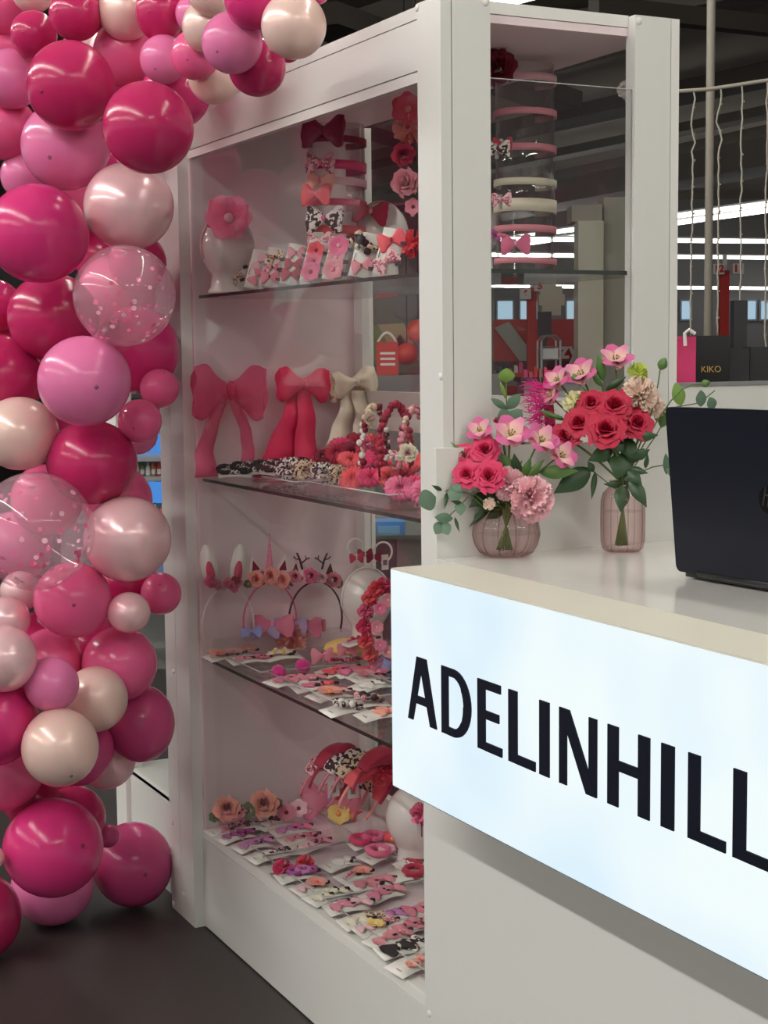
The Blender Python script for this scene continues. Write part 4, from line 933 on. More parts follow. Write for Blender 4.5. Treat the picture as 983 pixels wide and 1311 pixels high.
def carn(vs, px, py, r, dz, m, label, look=.8, name='carnation', n=46):
    t, P, R, M, n_ = head(vs, px, py, r, dz, name, label, 'flower', None, look)
    key = (m.name, n)
    if key not in RUF: RUF[key] = ruffle(len(RUF) + 3, n).mesh('bloom', m)
    o = link('bloom', RUF[key], t); o.matrix_local = M @ Matrix.Translation((0, 0, -R * .25)) @ Matrix.Scale(R * 1.08, 4)
    c = link('calyx', CALYX, t); c.matrix_local = M @ Matrix.Translation((0, 0, -R * .35)) @ Matrix.Scale(R * .8, 4)
    mth, b = vs.points(); stem_to(t, P - n_ * R * .7, b, mth, (0, 0, .003), .0022)
carn(VA, 681, 638, 29, -.06, CARP, 'big ruffled pale pink carnation hanging over the round vase', n=70)
carn(VA, 651, 618, 21, -.04, CARP, 'smaller ruffled pink carnation beside the big one')
carn(VA, 626, 645, 8, -.04, CARB, 'small blush bud tucked under the hot pink roses', n=24)
carn(VA, 641, 540, 9, .01, RH, 'small hot pink ruffled bloom behind the lilies', n=24)
carn(VB, 733, 512, 14, -.01, CARC, 'cream ruffled bloom left of the crimson roses', n=30)
carn(VB, 817, 475, 13, .0, CARG, 'lime green ruffled bloom at the top right', n=30)
carn(VB, 820, 503, 25, -.01, CARB, 'large blush carnation right of the crimson roses', n=60)
carn(VB, 839, 520, 14, .0, CARB, 'small blush carnation at the right side behind the laptop edge', n=30)
# buds on curved stems
BUD = MB().lathe([(.001, -1), (.35, -.9), (.75, -.4), (.8, .0), (.55, .6), (.2, 1.0), (.001, 1.05)], 12, mod=lambda a, z: 1 + .08 * math.sin(5 * a)).mesh('bud', LEAFM)
for (px, py, r, dz, lab) in ((848, 466, 8, .0, 'closed green bud on an upright stem at the top right'), (903, 491, 6, .0, 'closed green bud on a long arched stem above the laptop'), (736, 484, 6, .0, 'closed green bud among the upper left lilies')):
    t, P, R, M, n_ = head(VB, px, py, r, dz, 'flower_bud', lab, 'bud')
    o = link('bud', BUD, t); d_ = (RT * (px - 797) / 120 + UP * (.2 if px > 890 else 1)).normalized(); o.matrix_local = frame_from(d_).to_4x4() @ Matrix.Scale(R, 4)
    mth, b = VB.points(); stem_to(t, P - d_ * R, b, mth, Vector((0, 0, .06 if px > 890 else .02)) + RT * .015, .0013)
# leaves: sprigs with single leaves
def leaf_mesh(m, rnd_, fold=.25):
    def fn(u, v):
        w = (.5 * math.sin(math.pi * v) ** .8 if rnd_ else .5 * math.sin(math.pi * v ** .8) ** 1.1); x = (u * 2 - 1) * w
        return (x, v, -fold * .5 * x * x * 4 * .3 + .12 * math.sin(math.pi * v))
    return MB().grid(fn, 6, 8).mesh('leaf', m)
LF = {('e', 1): leaf_mesh(EUCA, True), ('l', 1): leaf_mesh(EUCL, True), ('d', 0): leaf_mesh(LEAFD, False, .5), ('m', 0): leaf_mesh(LEAFM, False, .5)}
def sprig(vs, name, label, cat, stem_px, leaves, dz=0.0, m=STEM, rad=.0012):
    """stem_px: polyline of pixels from tip to vase; leaves: (base px, tip px, width factor, kind)"""
    D = vs.D + dz; P0 = at(D, *stem_px[0]); t = thing(name, label, cat, P0)
    mth, b = vs.points()
    pts = [at(D + .0, *q) - P0 for q in stem_px] + [mth - P0, b - P0]
    MB().tube(pts, rad, 6).build('stem', m, t)
    for (bx, by, tx, ty, w, kd) in leaves:
        A_, T2 = at(D - .006, bx, by), at(D - .02, tx, ty); y = T2 - A_; L = y.length; y.normalize()
        x = y.cross(-FW).normalized(); z = x.cross(y)
        key = (kd, 1 if kd in 'el' else 0)
        o = link('leaf', LF[key], t); o.matrix_local = Matrix.Translation(A_ - P0) @ Matrix((x, y, z)).transposed().to_4x4() @ Matrix.Diagonal((L * w, L, L, 1))
    return t
sprig(VA, 'eucalyptus_sprig', 'eucalyptus sprig rising above the left bouquet', 'leaf sprig', [(648, 478), (648, 510), (650, 545), (652, 600)], [(648, 490, 648, 471, 1.05, 'l'), (649, 524, 666, 504, .55, 'e'), (649, 524, 628, 510, .35, 'e'), (650, 545, 668, 524, .75, 'e'), (650, 545, 642, 523, .85, 'e'), (648, 512, 640, 488, .2, 'l')])
sprig(VA, 'eucalyptus_sprig', 'eucalyptus sprig reaching left over the white post', 'leaf sprig', [(556, 636), (580, 624), (600, 632), (625, 655)], [(558, 636, 535, 645, 1.05, 'e'), (578, 622, 588, 640, .9, 'e'), (572, 630, 569, 652, .25, 'd'), (566, 628, 552, 621, .3, 'd'), (580, 618, 590, 630, .6, 'e')], -.03)
sprig(VA, 'eucalyptus_sprig', 'eucalyptus sprig drooping low at the far left', 'leaf sprig', [(563, 672), (588, 648), (605, 630), (630, 652)], [(580, 664, 556, 662, .5, 'e'), (567, 668, 574, 685, .75, 'e'), (566, 668, 557, 684, .75, 'e'), (582, 662, 588, 682, .2, 'd'), (588, 642, 590, 660, .7, 'e'), (592, 645, 576, 641, .3, 'd')], -.035)
sprig(VA, 'leaf_spray', 'dark green leaves under the hot pink roses of the left bouquet', 'leaf spray', [(590, 576), (612, 600), (630, 640)], [(612, 600, 576, 565, .16, 'm'), (626, 630, 600, 650, .5, 'd'), (628, 640, 606, 664, .45, 'd'), (630, 645, 600, 675, .22, 'd'), (640, 640, 618, 625, .6, 'd'), (645, 650, 622, 665, .5, 'd')], .0)
sprig(VA, 'leaf_spray', 'mid green leaves between the lilies and carnations', 'leaf spray', [(668, 590), (660, 610), (652, 640)], [(660, 612, 640, 578, .4, 'm'), (662, 615, 658, 580, .45, 'd'), (668, 615, 680, 584, .35, 'm'), (672, 615, 697, 588, .3, 'm'), (690, 605, 741, 603, .36, 'm'), (655, 610, 630, 585, .35, 'd')], .0)
sprig(VB, 'leaf_spray', 'broad dark leaf reaching left from the right bouquet', 'leaf spray', [(752, 598), (770, 612), (790, 628)], [(757, 600, 708, 632, .48, 'd'), (762, 603, 757, 640, .2, 'd'), (760, 604, 752, 590, .5, 'd')], -.02)
sprig(VB, 'leaf_spray', 'heart shaped dark leaves above the bottle vase', 'leaf spray', [(794, 560), (796, 590), (797, 620)], [(800, 580, 788, 614, .85, 'd'), (785, 575, 752, 590, .55, 'd'), (800, 560, 784, 580, .7, 'd'), (800, 592, 826, 574, .5, 'd'), (796, 560, 815, 590, .6, 'd'), (796, 600, 815, 618, .7, 'd'), (800, 620, 772, 620, .35, 'd')], -.015)
sprig(VB, 'leaf_spray', 'dark leaves drooping over the neck of the bottle vase', 'leaf spray', [(797, 590), (797, 612), (797, 625)], [(797, 620, 794, 656, .55, 'd'), (806, 612, 828, 650, .42, 'd'), (803, 600, 822, 622, .5, 'd'), (812, 560, 843, 557, .45, 'd'), (812, 588, 832, 575, .5, 'd'), (826, 600, 829, 580, .3, 'd'), (805, 600, 830, 606, .4, 'd')], -.03)
sprig(VB, 'leaf_spray', 'small pale leaves among the upper lilies of the right bouquet', 'leaf spray', [(770, 490), (775, 520), (790, 590)], [(772, 488, 765, 452, .35, 'm'), (770, 495, 755, 474, .3, 'm'), (775, 500, 802, 482, .3, 'd'), (712, 535, 690, 525, .3, 'm'), (724, 538, 700, 530, .22, 'm')], .01)
sprig(VB, 'eucalyptus_sprig', 'eucalyptus sprig showing above the laptop lid', 'leaf sprig', [(915, 500), (895, 516), (860, 522), (838, 560), (810, 600)], [(872, 520, 864, 490, .55, 'l'), (897, 521, 897, 499, .6, 'e'), (913, 524, 908, 508, .7, 'e'), (846, 548, 855, 520, .5, 'm'), (846, 540, 836, 528, .5, 'm')], .03)
sprig(VB, 'eucalyptus_sprig', 'thin eucalyptus sprig disappearing behind the laptop', 'leaf sprig', [(858, 594), (835, 598), (812, 608)], [(853, 608, 852, 580, .3, 'e'), (856, 592, 860, 612, .5, 'e')], .02)
# fuchsia feathers and satin ribbon between the bouquets
FEA = mat('feather_fuchsia', srgb(238, 40, 150), .7, noise=.1, nscale=80)
P0 = at(DV1 + .08, 690, 560)
t = thing('feather_decoration', 'fluffy fuchsia feather decoration with satin ribbon between the bouquets', 'decoration', P0)
rg = random.Random(5); mb = MB()
for k in range(260):
    a = at(DV1 + .08 + rg.uniform(-.015, .015), 690 + rg.gauss(0, 6), 545 - rg.uniform(0, 55)) - P0
    d_ = (RT * rg.gauss(-.3, .8) + UP * rg.uniform(-.4, .6) + FW * rg.gauss(0, .4)).normalized() * rg.uniform(.015, .035)
    mb.tube([a, a + d_ * .5 + UP * .002, a + d_], lambda k_: (.0009 * (1.2 - k_)), 3, cap=False)
f_ = mb.build('feather_barbs', FEA, t); f_['kind'] = 'stuff'
rb = MB()
rp_ = [at(DV1 + .09, *q) - P0 for q in ((705, 474), (700, 500), (703, 530), (706, 562))]
rb.strip(rp_, RT, .020, .001); rb.build('satin_ribbon', RH, t)
MB().tube([at(DV1 + .08, 692, 470) - P0, at(DV1 + .08, 690, 560) - P0, at(DV1 + .08, 684, 712) - P0], .0012, 5).build('stick', STEM, t)

# ------------------------------------------------------------------ hair accessories: shared small shapes (unit size)
def bow_lobes(mb, L=.5, Hh=.36, T=.11, crease=.05, mi=0, sides=(-1, 1)):
    for s in sides:
        def fn(u, v):
            th = 2 * math.pi * v; uu = u
            h = .07 + (Hh - .07) * (math.sin(min(1, uu * 1.12) * math.pi / 2) ** 1.1)
            tt = T * (.35 + .65 * math.sin(math.pi * min(.97, uu + .12)) ** .8)
            c = math.cos(th); z = h * c * (1 - .06 * math.cos(3 * th)) + crease * h * math.sin(9 * uu + 2 * c)
            x = s * (L * uu - .05 * L * uu * abs(c) ** 2 + .02 * math.sin(4 * th))
            return (x, z, tt * math.sin(th) * (1 + .12 * math.sin(5 * c)) )
        mb.grid(fn, 9, 18, cv=True, mi=mi)
        # closed outer end
        n = 18; ring_ = [fn(1, j / n) for j in range(n)]; cx_ = sum(p[0] for p in ring_) / n
        mb.add(ring_ + [(cx_, 0, 0)], [(j, (j + 1) % n, n) for j in range(n)], None, mi)
DECO = {}
def deco(kind, col, col2='red'):
    key = (kind, col, col2)
    if key in DECO: return DECO[key]
    mb = MB(); m1 = PINKS[col]; m2 = PINKS[col2]; nm = kind
    if kind == 'bow':
        bow_lobes(mb); mb.sphere((0, 0, .03), .09, 10, 8, sc=(.8, 1.1, 1), mi=1); nm = 'bow_clip'
    elif kind == 'flower':
        for k in range(6):
            M = Matrix.Rotation(6.283 * k / 6, 4, 'Z') @ Matrix.Rotation(.25, 4, 'X')
            mb.grid(lambda u, v: ((u * 2 - 1) * .27 * math.sin(math.pi * (v * .62 + .14)), .5 * v * (1 - .22 * (u * 2 - 1) ** 2 * v), .06 * math.sin(math.pi * v) + .05 * abs(u * 2 - 1)), 4, 5, M=M)
        mb.sphere((0, 0, .06), .11, 10, 6, mi=1); nm = 'flower_clip'
    elif kind == 'rose':
        rg = random.Random(6)
        for k in (0, 1, 3, 4, 5):
            R, h, A, roll, cnt = RLAY[k]
            for i in range(cnt):
                mb.grid(cup_petal(R * .47, h * .62, A, roll * .7, i * 2.), 6, 5, M=Matrix.Rotation(k * 1.1 + 6.283 * i / cnt, 4, 'Z') @ Matrix.Rotation(rg.uniform(-.12, .12), 4, 'X'), mi=1 if k < 2 else 0)
        nm = 'rose_clip'
    elif kind == 'star':
        mb.prism([((.5 if i % 2 == 0 else .24) * math.cos(6.283 * i / 10), (.5 if i % 2 == 0 else .24) * math.sin(6.283 * i / 10)) for i in range(10)], .09); nm = 'star_clip'
    elif kind == 'heart':
        pts = []
        for i in range(24):
            a = 6.283 * i / 24; pts.append((.5 * math.sin(a) ** 3, .03 * (13 * math.cos(a) - 5 * math.cos(2 * a) - 2 * math.cos(3 * a) - math.cos(4 * a))))
        mb.prism(pts[::-1], .1); nm = 'heart_clip'
    elif kind == 'bar':
        mb.tube([(-.5, 0, .05), (-.2, 0, .09), (.2, 0, .09), (.5, 0, .05)], .05, 8); mb.sphere((-.2, 0, .13), .09, 8, 6, mi=1); mb.sphere((.15, 0, .13), .09, 8, 6, mi=1); nm = 'bar_clip'
    elif kind == 'ring':
        mb.grid(lambda u, v: ((.38 + .13 * math.cos(6.283 * v) * (1 + .25 * math.sin(9 * 6.283 * u))) * math.cos(6.283 * u), (.38 + .13 * math.cos(6.283 * v) * (1 + .25 * math.sin(9 * 6.283 * u))) * math.sin(6.283 * u), .13 + .13 * math.sin(6.283 * v)), 36, 8, cu=True, cv=True); nm = 'elastic_ring'
    elif kind == 'scrunch':
        def fn(u, v):
            a = 6.283 * u; b = 6.283 * v; r = .19 * (1 + .28 * math.sin(17 * a + 2 * math.sin(b)) + .12 * math.sin(29 * a))
            return ((.31 + r * math.cos(b)) * math.cos(a), (.31 + r * math.cos(b)) * math.sin(a), .19 + r * .9 * math.sin(b))
        mb.grid(fn, 72, 10, cu=True, cv=True); nm = 'ruffle'
    elif kind == 'pom':
        rg = random.Random(4)
        mb.grid(lambda u, v: tuple(c * (.46 + .04 * math.sin(23 * u) * math.sin(31 * v)) + (0.4 if i == 2 else 0) for i, c in enumerate((math.sin(math.pi * u) * math.cos(6.283 * v), math.sin(math.pi * u) * math.sin(6.283 * v), math.cos(math.pi * u)))), 16, 24, cv=True); nm = 'pompom'
    elif kind == 'petalball':
        mb = ruffle(9, 26); nm = 'ruffled_flower'
    elif kind == 'berry':
        rg = random.Random(2)
        for k in range(9):
            a = rg.uniform(0, 6.283); r = rg.uniform(0, .36); mb.sphere((r * math.cos(a), r * math.sin(a), .1 + rg.uniform(0, .12)), rg.uniform(.10, .15), 8, 6, mi=k % 2)
        nm = 'berry_cluster'
    me = mb.mesh(nm, [m1, m2]); DECO[key] = me; return me
def put(t, me, p, size, rz=0, M=None, rx=0):
    o = link(me.name.split('.')[0], me, t)
    o.matrix_local = Matrix.Translation(p) @ (M.to_4x4() if M is not None else Matrix.Identity(4)) @ Matrix.Rotation(rz, 4, 'Z') @ Matrix.Rotation(rx, 4, 'X') @ Matrix.Scale(size, 4)
    return o
CARDM = {}
def card_mesh(w, h):
    k = (round(w, 3), round(h, 3))
    if k not in CARDM:
        mb = MB(); n = 6
        for i in range(n):
            x0, x1 = -w / 2 + w * i / n, -w / 2 + w * (i + 1) / n; f = lambda x: .0035 * math.cos(x / w * 5)
            mb.add([(x0, -h / 2, f(x0)), (x1, -h / 2, f(x1)), (x1, h / 2, f(x1)), (x0, h / 2, f(x0)), (x0, -h / 2, f(x0) + .0006), (x1, -h / 2, f(x1) + .0006), (x1, h / 2, f(x1) + .0006), (x0, h / 2, f(x0) + .0006)], [(3, 2, 1, 0), (4, 5, 6, 7), (0, 1, 5, 4), (2, 3, 7, 6)] + ([(3, 0, 4, 7)] if i == 0 else []) + ([(1, 2, 6, 5)] if i == n - 1 else []))
        CARDM[k] = mb.mesh('card', CARD)
    return CARDM[k]
PRM = MB().box((-.006, -.0009, 0), (.006, .0009, .0004)).mesh('printed_line', PRINT, False)
GRIP = MB().box((-.002, -.0035, 0), (.010, .0035, .006)).mesh('clip_grip', PINKS['black'], False)
def clip_card(P, label, clips, w=.10, h=.06, rz=0., tilt=(0., 0.), group=None, M=None, dz=.006):
    """clips: (kind, colour, colour2, x, y, size, turn)"""
    t = thing('clip_card', label, 'hair clips', P, group=group)
    R_ = (M if M is not None else (Matrix.Rotation(rz, 3, 'Z') @ Matrix.Rotation(tilt[0], 3, 'X') @ Matrix.Rotation(tilt[1], 3, 'Y'))).to_4x4()
    o = link('card', card_mesh(w, h), t); o.matrix_local = R_
    for k in (0, 1):
        q = link('printed_line', PRM, o); q.location = (-w * .38, -h * .12 + k * .006, .0032); q.rotation_euler = (0, 0, 1.57)
    rg = random.Random(label)
    ex = [(('flower', 'bow', 'berry', 'bow')[rg.randrange(4)], clips[0][1], clips[0][2], rg.uniform(-.1, .32) * w, rg.uniform(-.3, .3) * h, rg.uniform(.022, .03), rg.uniform(0, 3))] if w > .06 else []
    for (kd, c, c2, x, y, s, a) in clips + ex:
        s *= 1.22
        kc = link('clip_grip', GRIP, t); kc.matrix_local = R_ @ Matrix.Translation((x + .42 * s, y - .004, .004)) @ Matrix.Rotation(a * .5, 4, 'Z')
        q = link(deco(kd, c, c2).name.split('.')[0], deco(kd, c, c2), t); q.matrix_local = R_ @ Matrix.Translation((x, y, dz)) @ Matrix.Rotation(a, 4, 'Z') @ Matrix.Scale(s, 4)
    return t
def spot(z, px, py):
    p = on('Z', z, px, py)
    if p.y > 1.33: p = on('Y', 1.33, px, py)
    p.x = min(max(p.x, .065), .48); p.y = max(p.y, .12)
    return p
def tray(x0, y0, x1, y1, z, h, label):
    t = thing('acrylic_tray', label, 'tray', ((x0 + x1) / 2, (y0 + y1) / 2, z + .0005), group='clear acrylic trays')
    a, b = (x1 - x0) / 2, (y1 - y0) / 2; w = .0025
    MB().box((-a, -b, 0), (a, b, w)).build('bottom', ACRYL, t, smooth=False)
    for (p, q) in (((-a, -b, w), (-a + w, b, h)), ((a - w, -b, w), (a, b, h)), ((-a + w, -b, w), (a - w, -b + w, h)), ((-a + w, b - w, w), (a - w, b, h))):
        MB().box(p, q).build('side', ACRYL, t, smooth=False)
    RIM = glass('acrylic_rim', (.9, .9, .9), ior=1.6, body=.6, bodycol=(.95, .95, .95))
    MB().tube([(-a, -b, h), (-a, b, h), (a, b, h), (a, -b, h), (-a, -b, h)], .0015, 4).build('rim', RIM, t)
    return t
# ------------------------------------------------------------------ base deck: trays and cards
for (y0, y1, lab) in ((1.06, 1.385, 'long clear tray at the left end of the cabinet base'), (.70, 1.05, 'long clear tray in the middle of the cabinet base'), (.12, .69, 'long clear tray at the near end of the cabinet base')):
    tray(.065, y0, .34, y1, hb, .022, lab)
tray(.35, .55, .495, 1.02, hb, .03, 'clear tray at the back of the base with coral and yellow clips')
def two(kd, c, c2, s, y=0., kd2=None, c3=None, x=.012): return [(kd, c, c2, x - .024, y, s, .2), (kd2 or kd, c3 or c, c2, x + .026, y + .004, s, -.3)]
ZB = hb + .012
BASEC = [
 (275, 1066, 'almost bare white card at the far left corner of the base', [('bar', 'rose', 'black', .02, .01, .03, .4)]),
 (300, 1071, 'white card with two dark plum bow clips near the left corner', two('bow', 'purple', 'black', .036)),
 (312, 1059, 'white card with black and rose bar clips behind the plum bows', two('bar', 'black', 'rose', .036)),
 (322, 1083, 'white card with lilac bow clips in the left tray', two('bow', 'lilac', 'purple', .038)),
 (342, 1097, 'white card with panda black and white bow clips', two('bow', 'white', 'black', .036, kd2='bow', c3='zebra')),
 (364, 1091, 'white card with cream bows and black clip ends in the left tray', two('bow', 'cream', 'black', .034)),
 (350, 1055, 'white card with white bow and dark ring at the back of the left tray', [('bow', 'white', 'pink', -.01, 0, .04, .1), ('ring', 'black', 'black', .01, .01, .026, 0)]),
 (371, 1064, 'white card with lilac pink butterfly bows at the back of the left tray', two('bow', 'lilac', 'purple', .042, c3='pink')),
 (382, 1075, 'white card with rose pink bows and a black clip in the left tray', two('bow', 'rose', 'black', .036)),
 (399, 1084, 'white card with pale bows at the right end of the left tray', two('bow', 'pale', 'black', .036, c3='rose')),
 (380, 1121, 'white card with purple striped hair ties in the middle tray', [('ring', 'purple', 'purple', -.005, .004, .034, 0), ('ring', 'lilac', 'purple', .018, .004, .034, 0), ('ring', 'purple', 'purple', .036, .0, .03, 0)]),
 (402, 1137, 'white card with a peach flower clip in the middle tray', [('flower', 'peach', 'coral', .01, .004, .046, 0), ('bow', 'pale', 'pale', -.026, 0, .034, .2)]),
 (418, 1149, 'white card with cream bows and black clip ends in the middle tray', two('bow', 'cream', 'black', .036)),
 (444, 1162, 'white card with glittery pale pink bows at the front of the middle tray', two('bow', 'glitter', 'pale', .044, c3='pale')),
 (435, 1107, 'clear wrapped card with a pale thin bow in the middle of the base', [('bow', 'white', 'pale', .012, 0, .044, .1)]),
 (457, 1122, 'white card with a pink flower and comb in the middle tray', [('flower', 'peach', 'coral', .02, .005, .04, 0), ('bar', 'pink', 'hot', -.02, 0, .036, .5)]),
 (474, 1132, 'white card with rose felt bows at the back of the middle tray', two('bow', 'rose', 'rose', .046)),
 (489, 1146, 'white card with a glitter pink bow and rabbit clip in the middle tray', two('bow', 'glitter', 'pink', .046, c3='rose')),
 (463, 1180, 'white card with cream and leopard bows at the front of the near tray', two('bow', 'cream', 'cream', .046, c3='leo')),
 (482, 1189, 'white card with a pale yellow flower clip in the near tray', [('flower', 'yellow', 'cream', .0, .0, .036, 0), ('bow', 'leopink', 'rose', .03, .01, .046, .2), ('bow', 'pale', 'pale', -.03, 0, .034, 0)]),
 (497, 1203, 'white card with a beige pink bow clip in the near tray', two('bow', 'rose', 'peach', .044)),
 (510, 1172, 'white card with lilac pink butterfly bows in the near tray', two('bow', 'lilac', 'purple', .046, c3='pink')),
 (523, 1188, 'white card with dusty pink bows next to the middle post', two('bow', 'rose', 'dark', .046)),
 (536, 1168, 'white card with rose and brown bows against the middle post', two('bow', 'rose', 'dark', .042)),
 (513, 1217, 'white card with a black lace bow in the near tray', [('bow', 'black', 'white', -.005, 0, .062, .2), ('bow', 'zebra', 'black', .03, .012, .05, .3)]),
 (527, 1236, 'white card with a thin peach bow at the near end of the base', [('bow', 'peach', 'coral', .02, 0, .04, .3)]),
 (540, 1213, 'white card with white and rose bows near the end of the near tray', two('bow', 'white', 'rose', .036)),
]
for i, (px, py, lab, cl) in enumerate(BASEC):
    P = spot(ZB, px, py); P.z = ZB + .0006 * (i % 5)
    clip_card(P, lab, cl, .105, .062, rz=.12 + .16 * math.sin(i * 2.3), tilt=(.10, 0), group='clip cards on the cabinet base')
BASEC2 = [
 (470, 1083, 'hot pink hair ties lying at the back of the base', [('ring', 'hot', 'hot', -.02, 0, .05, 0), ('ring', 'pink', 'hot', .02, .006, .05, 0)]),
 (484, 1100, 'pink and pale hair ties in front of the hot pink ones', [('ring', 'pink', 'hot', 0, 0, .055, 0), ('ring', 'pale', 'pink', .03, .0, .04, 0)]),
 (488, 1079, 'coral bow clips on a card at the back of the base', two('bow', 'coral', 'red', .046)),
 (510, 1082, 'card with coral and yellow flower clips at the back of the base', [('flower', 'coral', 'yellow', -.015, 0, .05, 0), ('flower', 'orange', 'yellow', .03, .008, .046, .4)]),
 (526, 1095, 'card with a yellow orange flower clip beside the middle post', [('flower', 'yellow', 'orange', -.01, 0, .05, 0), ('bow', 'coral', 'red', .03, 0, .05, .2)]),
 (531, 1110, 'card with a crimson heart clip beside the middle post', [('heart', 'red', 'red', 0, 0, .04, 0), ('bow', 'white', 'red', -.03, 0, .036, .2)]),
 (525, 1125, 'card with crimson elastic rings beside the middle post', [('ring', 'red', 'red', .01, 0, .048, 0)]),
 (540, 1085, 'card with pink bows tucked against the middle post', two('bow', 'pink', 'hot', .046)),
]
for i, (px, py, lab, cl) in enumerate(BASEC2):
    P = spot(ZB, px, py); P.z = ZB + .008 + .001 * (i % 3)
    clip_card(P, lab, cl, .10, .06, rz=.3 * math.sin(i * 1.7), tilt=(.12, 0), group='clip cards on the cabinet base')
# roses and twigs at the left back of the base, fluffy clips
def posy(px, py, label, items, z=ZB, yoff=0.0):
    P = spot(z, px, py); t = thing('flower_clip', label, 'hair clip', P)
    MB().box((-.03, -.006, -.004), (.03, .006, -.001)).build('clip_base', STEEL, t, smooth=False)
    for (kd, c, c2, dx, dz, s) in items:
        put(t, deco(kd, c, c2), (dx, -.012, dz), s, M=frame_from(Vector((-.35, -.8, .55))))
    return t
posy(284, 1046, 'peach pink rose hair clip at the far left of the base', [('rose', 'peach', 'red', 0, .02, .07), ('flower', 'rose', 'dark', .035, .008, .04), ('berry', 'rose', 'pale', .05, .0, .03), ('flower', 'green', 'green', -.035, .006, .034)])
posy(333, 1040, 'large peach rose hair clip with dark leaves on the base', [('rose', 'peach', 'red', .006, .02, .08), ('flower', 'green', 'green', -.04, .012, .05), ('berry', 'green', 'rose', -.05, .02, .03), ('flower', 'green', 'green', .045, .02, .035)])
posy(375, 1043, 'dusty pink twig blossom hair clip right of the peach roses', [('flower', 'rose', 'dark', -.025, .012, .055), ('flower', 'pale', 'dark', .012, .018, .055), ('berry', 'leo', 'rose', .04, .01, .045)])
posy(436, 1046, 'yellow and coral spiky bow on the base in front of headbands', [('flower', 'yellow', 'orange', -.012, .012, .07), ('star', 'coral', 'red', .03, .012, .06), ('bow', 'orange', 'yellow', 0, .02, .06)])
posy(352, 1117, 'hot pink feather clip at the front of the middle tray', [('petalball', 'hot', 'hot', 0, .010, .026), ('bow', 'hot', 'hot', .02, .006, .034)])
posy(389, 1109, 'bright coral feather clip behind the purple hair ties', [('petalball', 'coral', 'coral', 0, .010, .024)])
g = thing('tulle_bag', 'lilac tulle bow lying at the back of the base', 'hair bow', spot(ZB, 418, 1034)); put(g, deco('bow', 'tulle', 'lilac'), (0, -.02, .03), .15, M=frame_from(Vector((-.3, -.8, .5)))); put(g, deco('bow', 'tulle', 'pink'), (.05, .0, .03), .10, M=frame_from(Vector((-.3, -.8, .5))))

# ------------------------------------------------------------------ headbands
def arc_pts(Rx, Rz, a0=-.35, n=24):
    return [(Rx * math.cos(a), 0, Rz * math.sin(a)) for a in [a0 + (math.pi - 2 * a0) * i / n for i in range(n + 1)]]
def headband(P, label, Rx, Rz, colm, rz=0, w=.007, group=None, a0=-.35):
    """stands on its two feet: P is the point between the feet"""
    t = thing('headband', label, 'headband', P, (0, 0, rz), group)
    lift = Rz * math.sin(-a0)
    pts = [(x, y, z + lift) for x, y, z in arc_pts(Rx, Rz, a0)]
    MB().strip(pts, (0, 1, 0), w, .003).build('band', colm, t)
    return t, lift + Rz
HG = 'animal headbands along the end panel of the lower shelf'
YH = 1.345
def hpt(px, py, y=YH): return on('Y', y, px, py)
riser = thing('acrylic_riser', 'low clear riser box under the animal headbands', 'riser', (.24, 1.335, h3))
MB().box((-.18, -.035, .0005), (.20, .05, .052)).build('riser_box', ACRYL, riser, smooth=False)
zr_ = h3 + .053
FACEM = frame_from(Vector((-.25, -.95, .18)))
# bunny ears
def band_h(px, py): return (hpt(px, py).z - zr_) / 1.343
P = hpt(292, 812); P.z = zr_
t, top = headband(P, 'white headband with long rabbit ears and pink blossoms', .074, band_h(290, 752), PINKS['white'], group=HG)
def ear(wid, hei, m, th):
    return MB().prism([(wid / 2 * math.cos(a) * (1 - .15 * math.sin(a)), hei / 2 + hei / 2 * math.sin(a)) for a in [6.283 * i / 24 for i in range(24)]], th, Matrix.Rotation(math.pi / 2, 4, 'X'))
for (px, tl) in ((271, .18), (302, -.14)):
    q = hpt(px, 746) - P; e = ear(.046, .104, PINKS['white'], .006).build('ear', PINKS['white'], t); e.matrix_local = Matrix.Translation(q) @ Matrix.Rotation(-tl, 4, 'Y')
    ear(.023, .056, PINKS['red'], .002).build('inner_ear', mat('ear_rose', srgb(205, 70, 105), .6), e).matrix_local = Matrix.Translation((0, -.0065, .004))
for k, (px, py, c, s) in enumerate(((268, 744, 'pink', .036), (277, 748, 'rose', .03), (291, 746, 'pink', .032), (300, 742, 'red', .026), (298, 752, 'pink', .028), (304, 745, 'rose', .024), (284, 751, 'pale', .02))):
    put(t, deco('petalball', c), hpt(px, py) - P + Vector((0, -.01, 0)), s * .5, M=FACEM)
# unicorn
P = hpt(346, 808); P.z = zr_
t, top = headband(P, 'pink unicorn headband with glitter horn and peach roses', .078, band_h(345, 746), PINKS['pink'], group=HG)
a, b = hpt(345, 728) - P, hpt(345, 683) - P
def horn(k): return .0098 * (1 - k) + .0006 + .0009 * math.sin(k * 40)
MB().tube([a.lerp(b, i / 24) for i in range(25)], horn, 12).build('horn', PINKS['glitter'], t)
for (px, s) in ((327, -1), (360, 1)):
    q = hpt(px, 732) - P
    e = MB().prism([(-.020, 0), (.020, 0), (.012 * s, .045)], .005, Matrix.Rotation(math.pi / 2, 4, 'X')).build('ear', PINKS['white'], t, smooth=False); e.matrix_local = Matrix.Translation(q)
    MB().prism([(-.012, .004), (.013, .004), (.009 * s, .032)], .002, Matrix.Rotation(math.pi / 2, 4, 'X')).build('inner_ear', PINKS['dark'], e, smooth=False).location = (0, -.0055, 0)
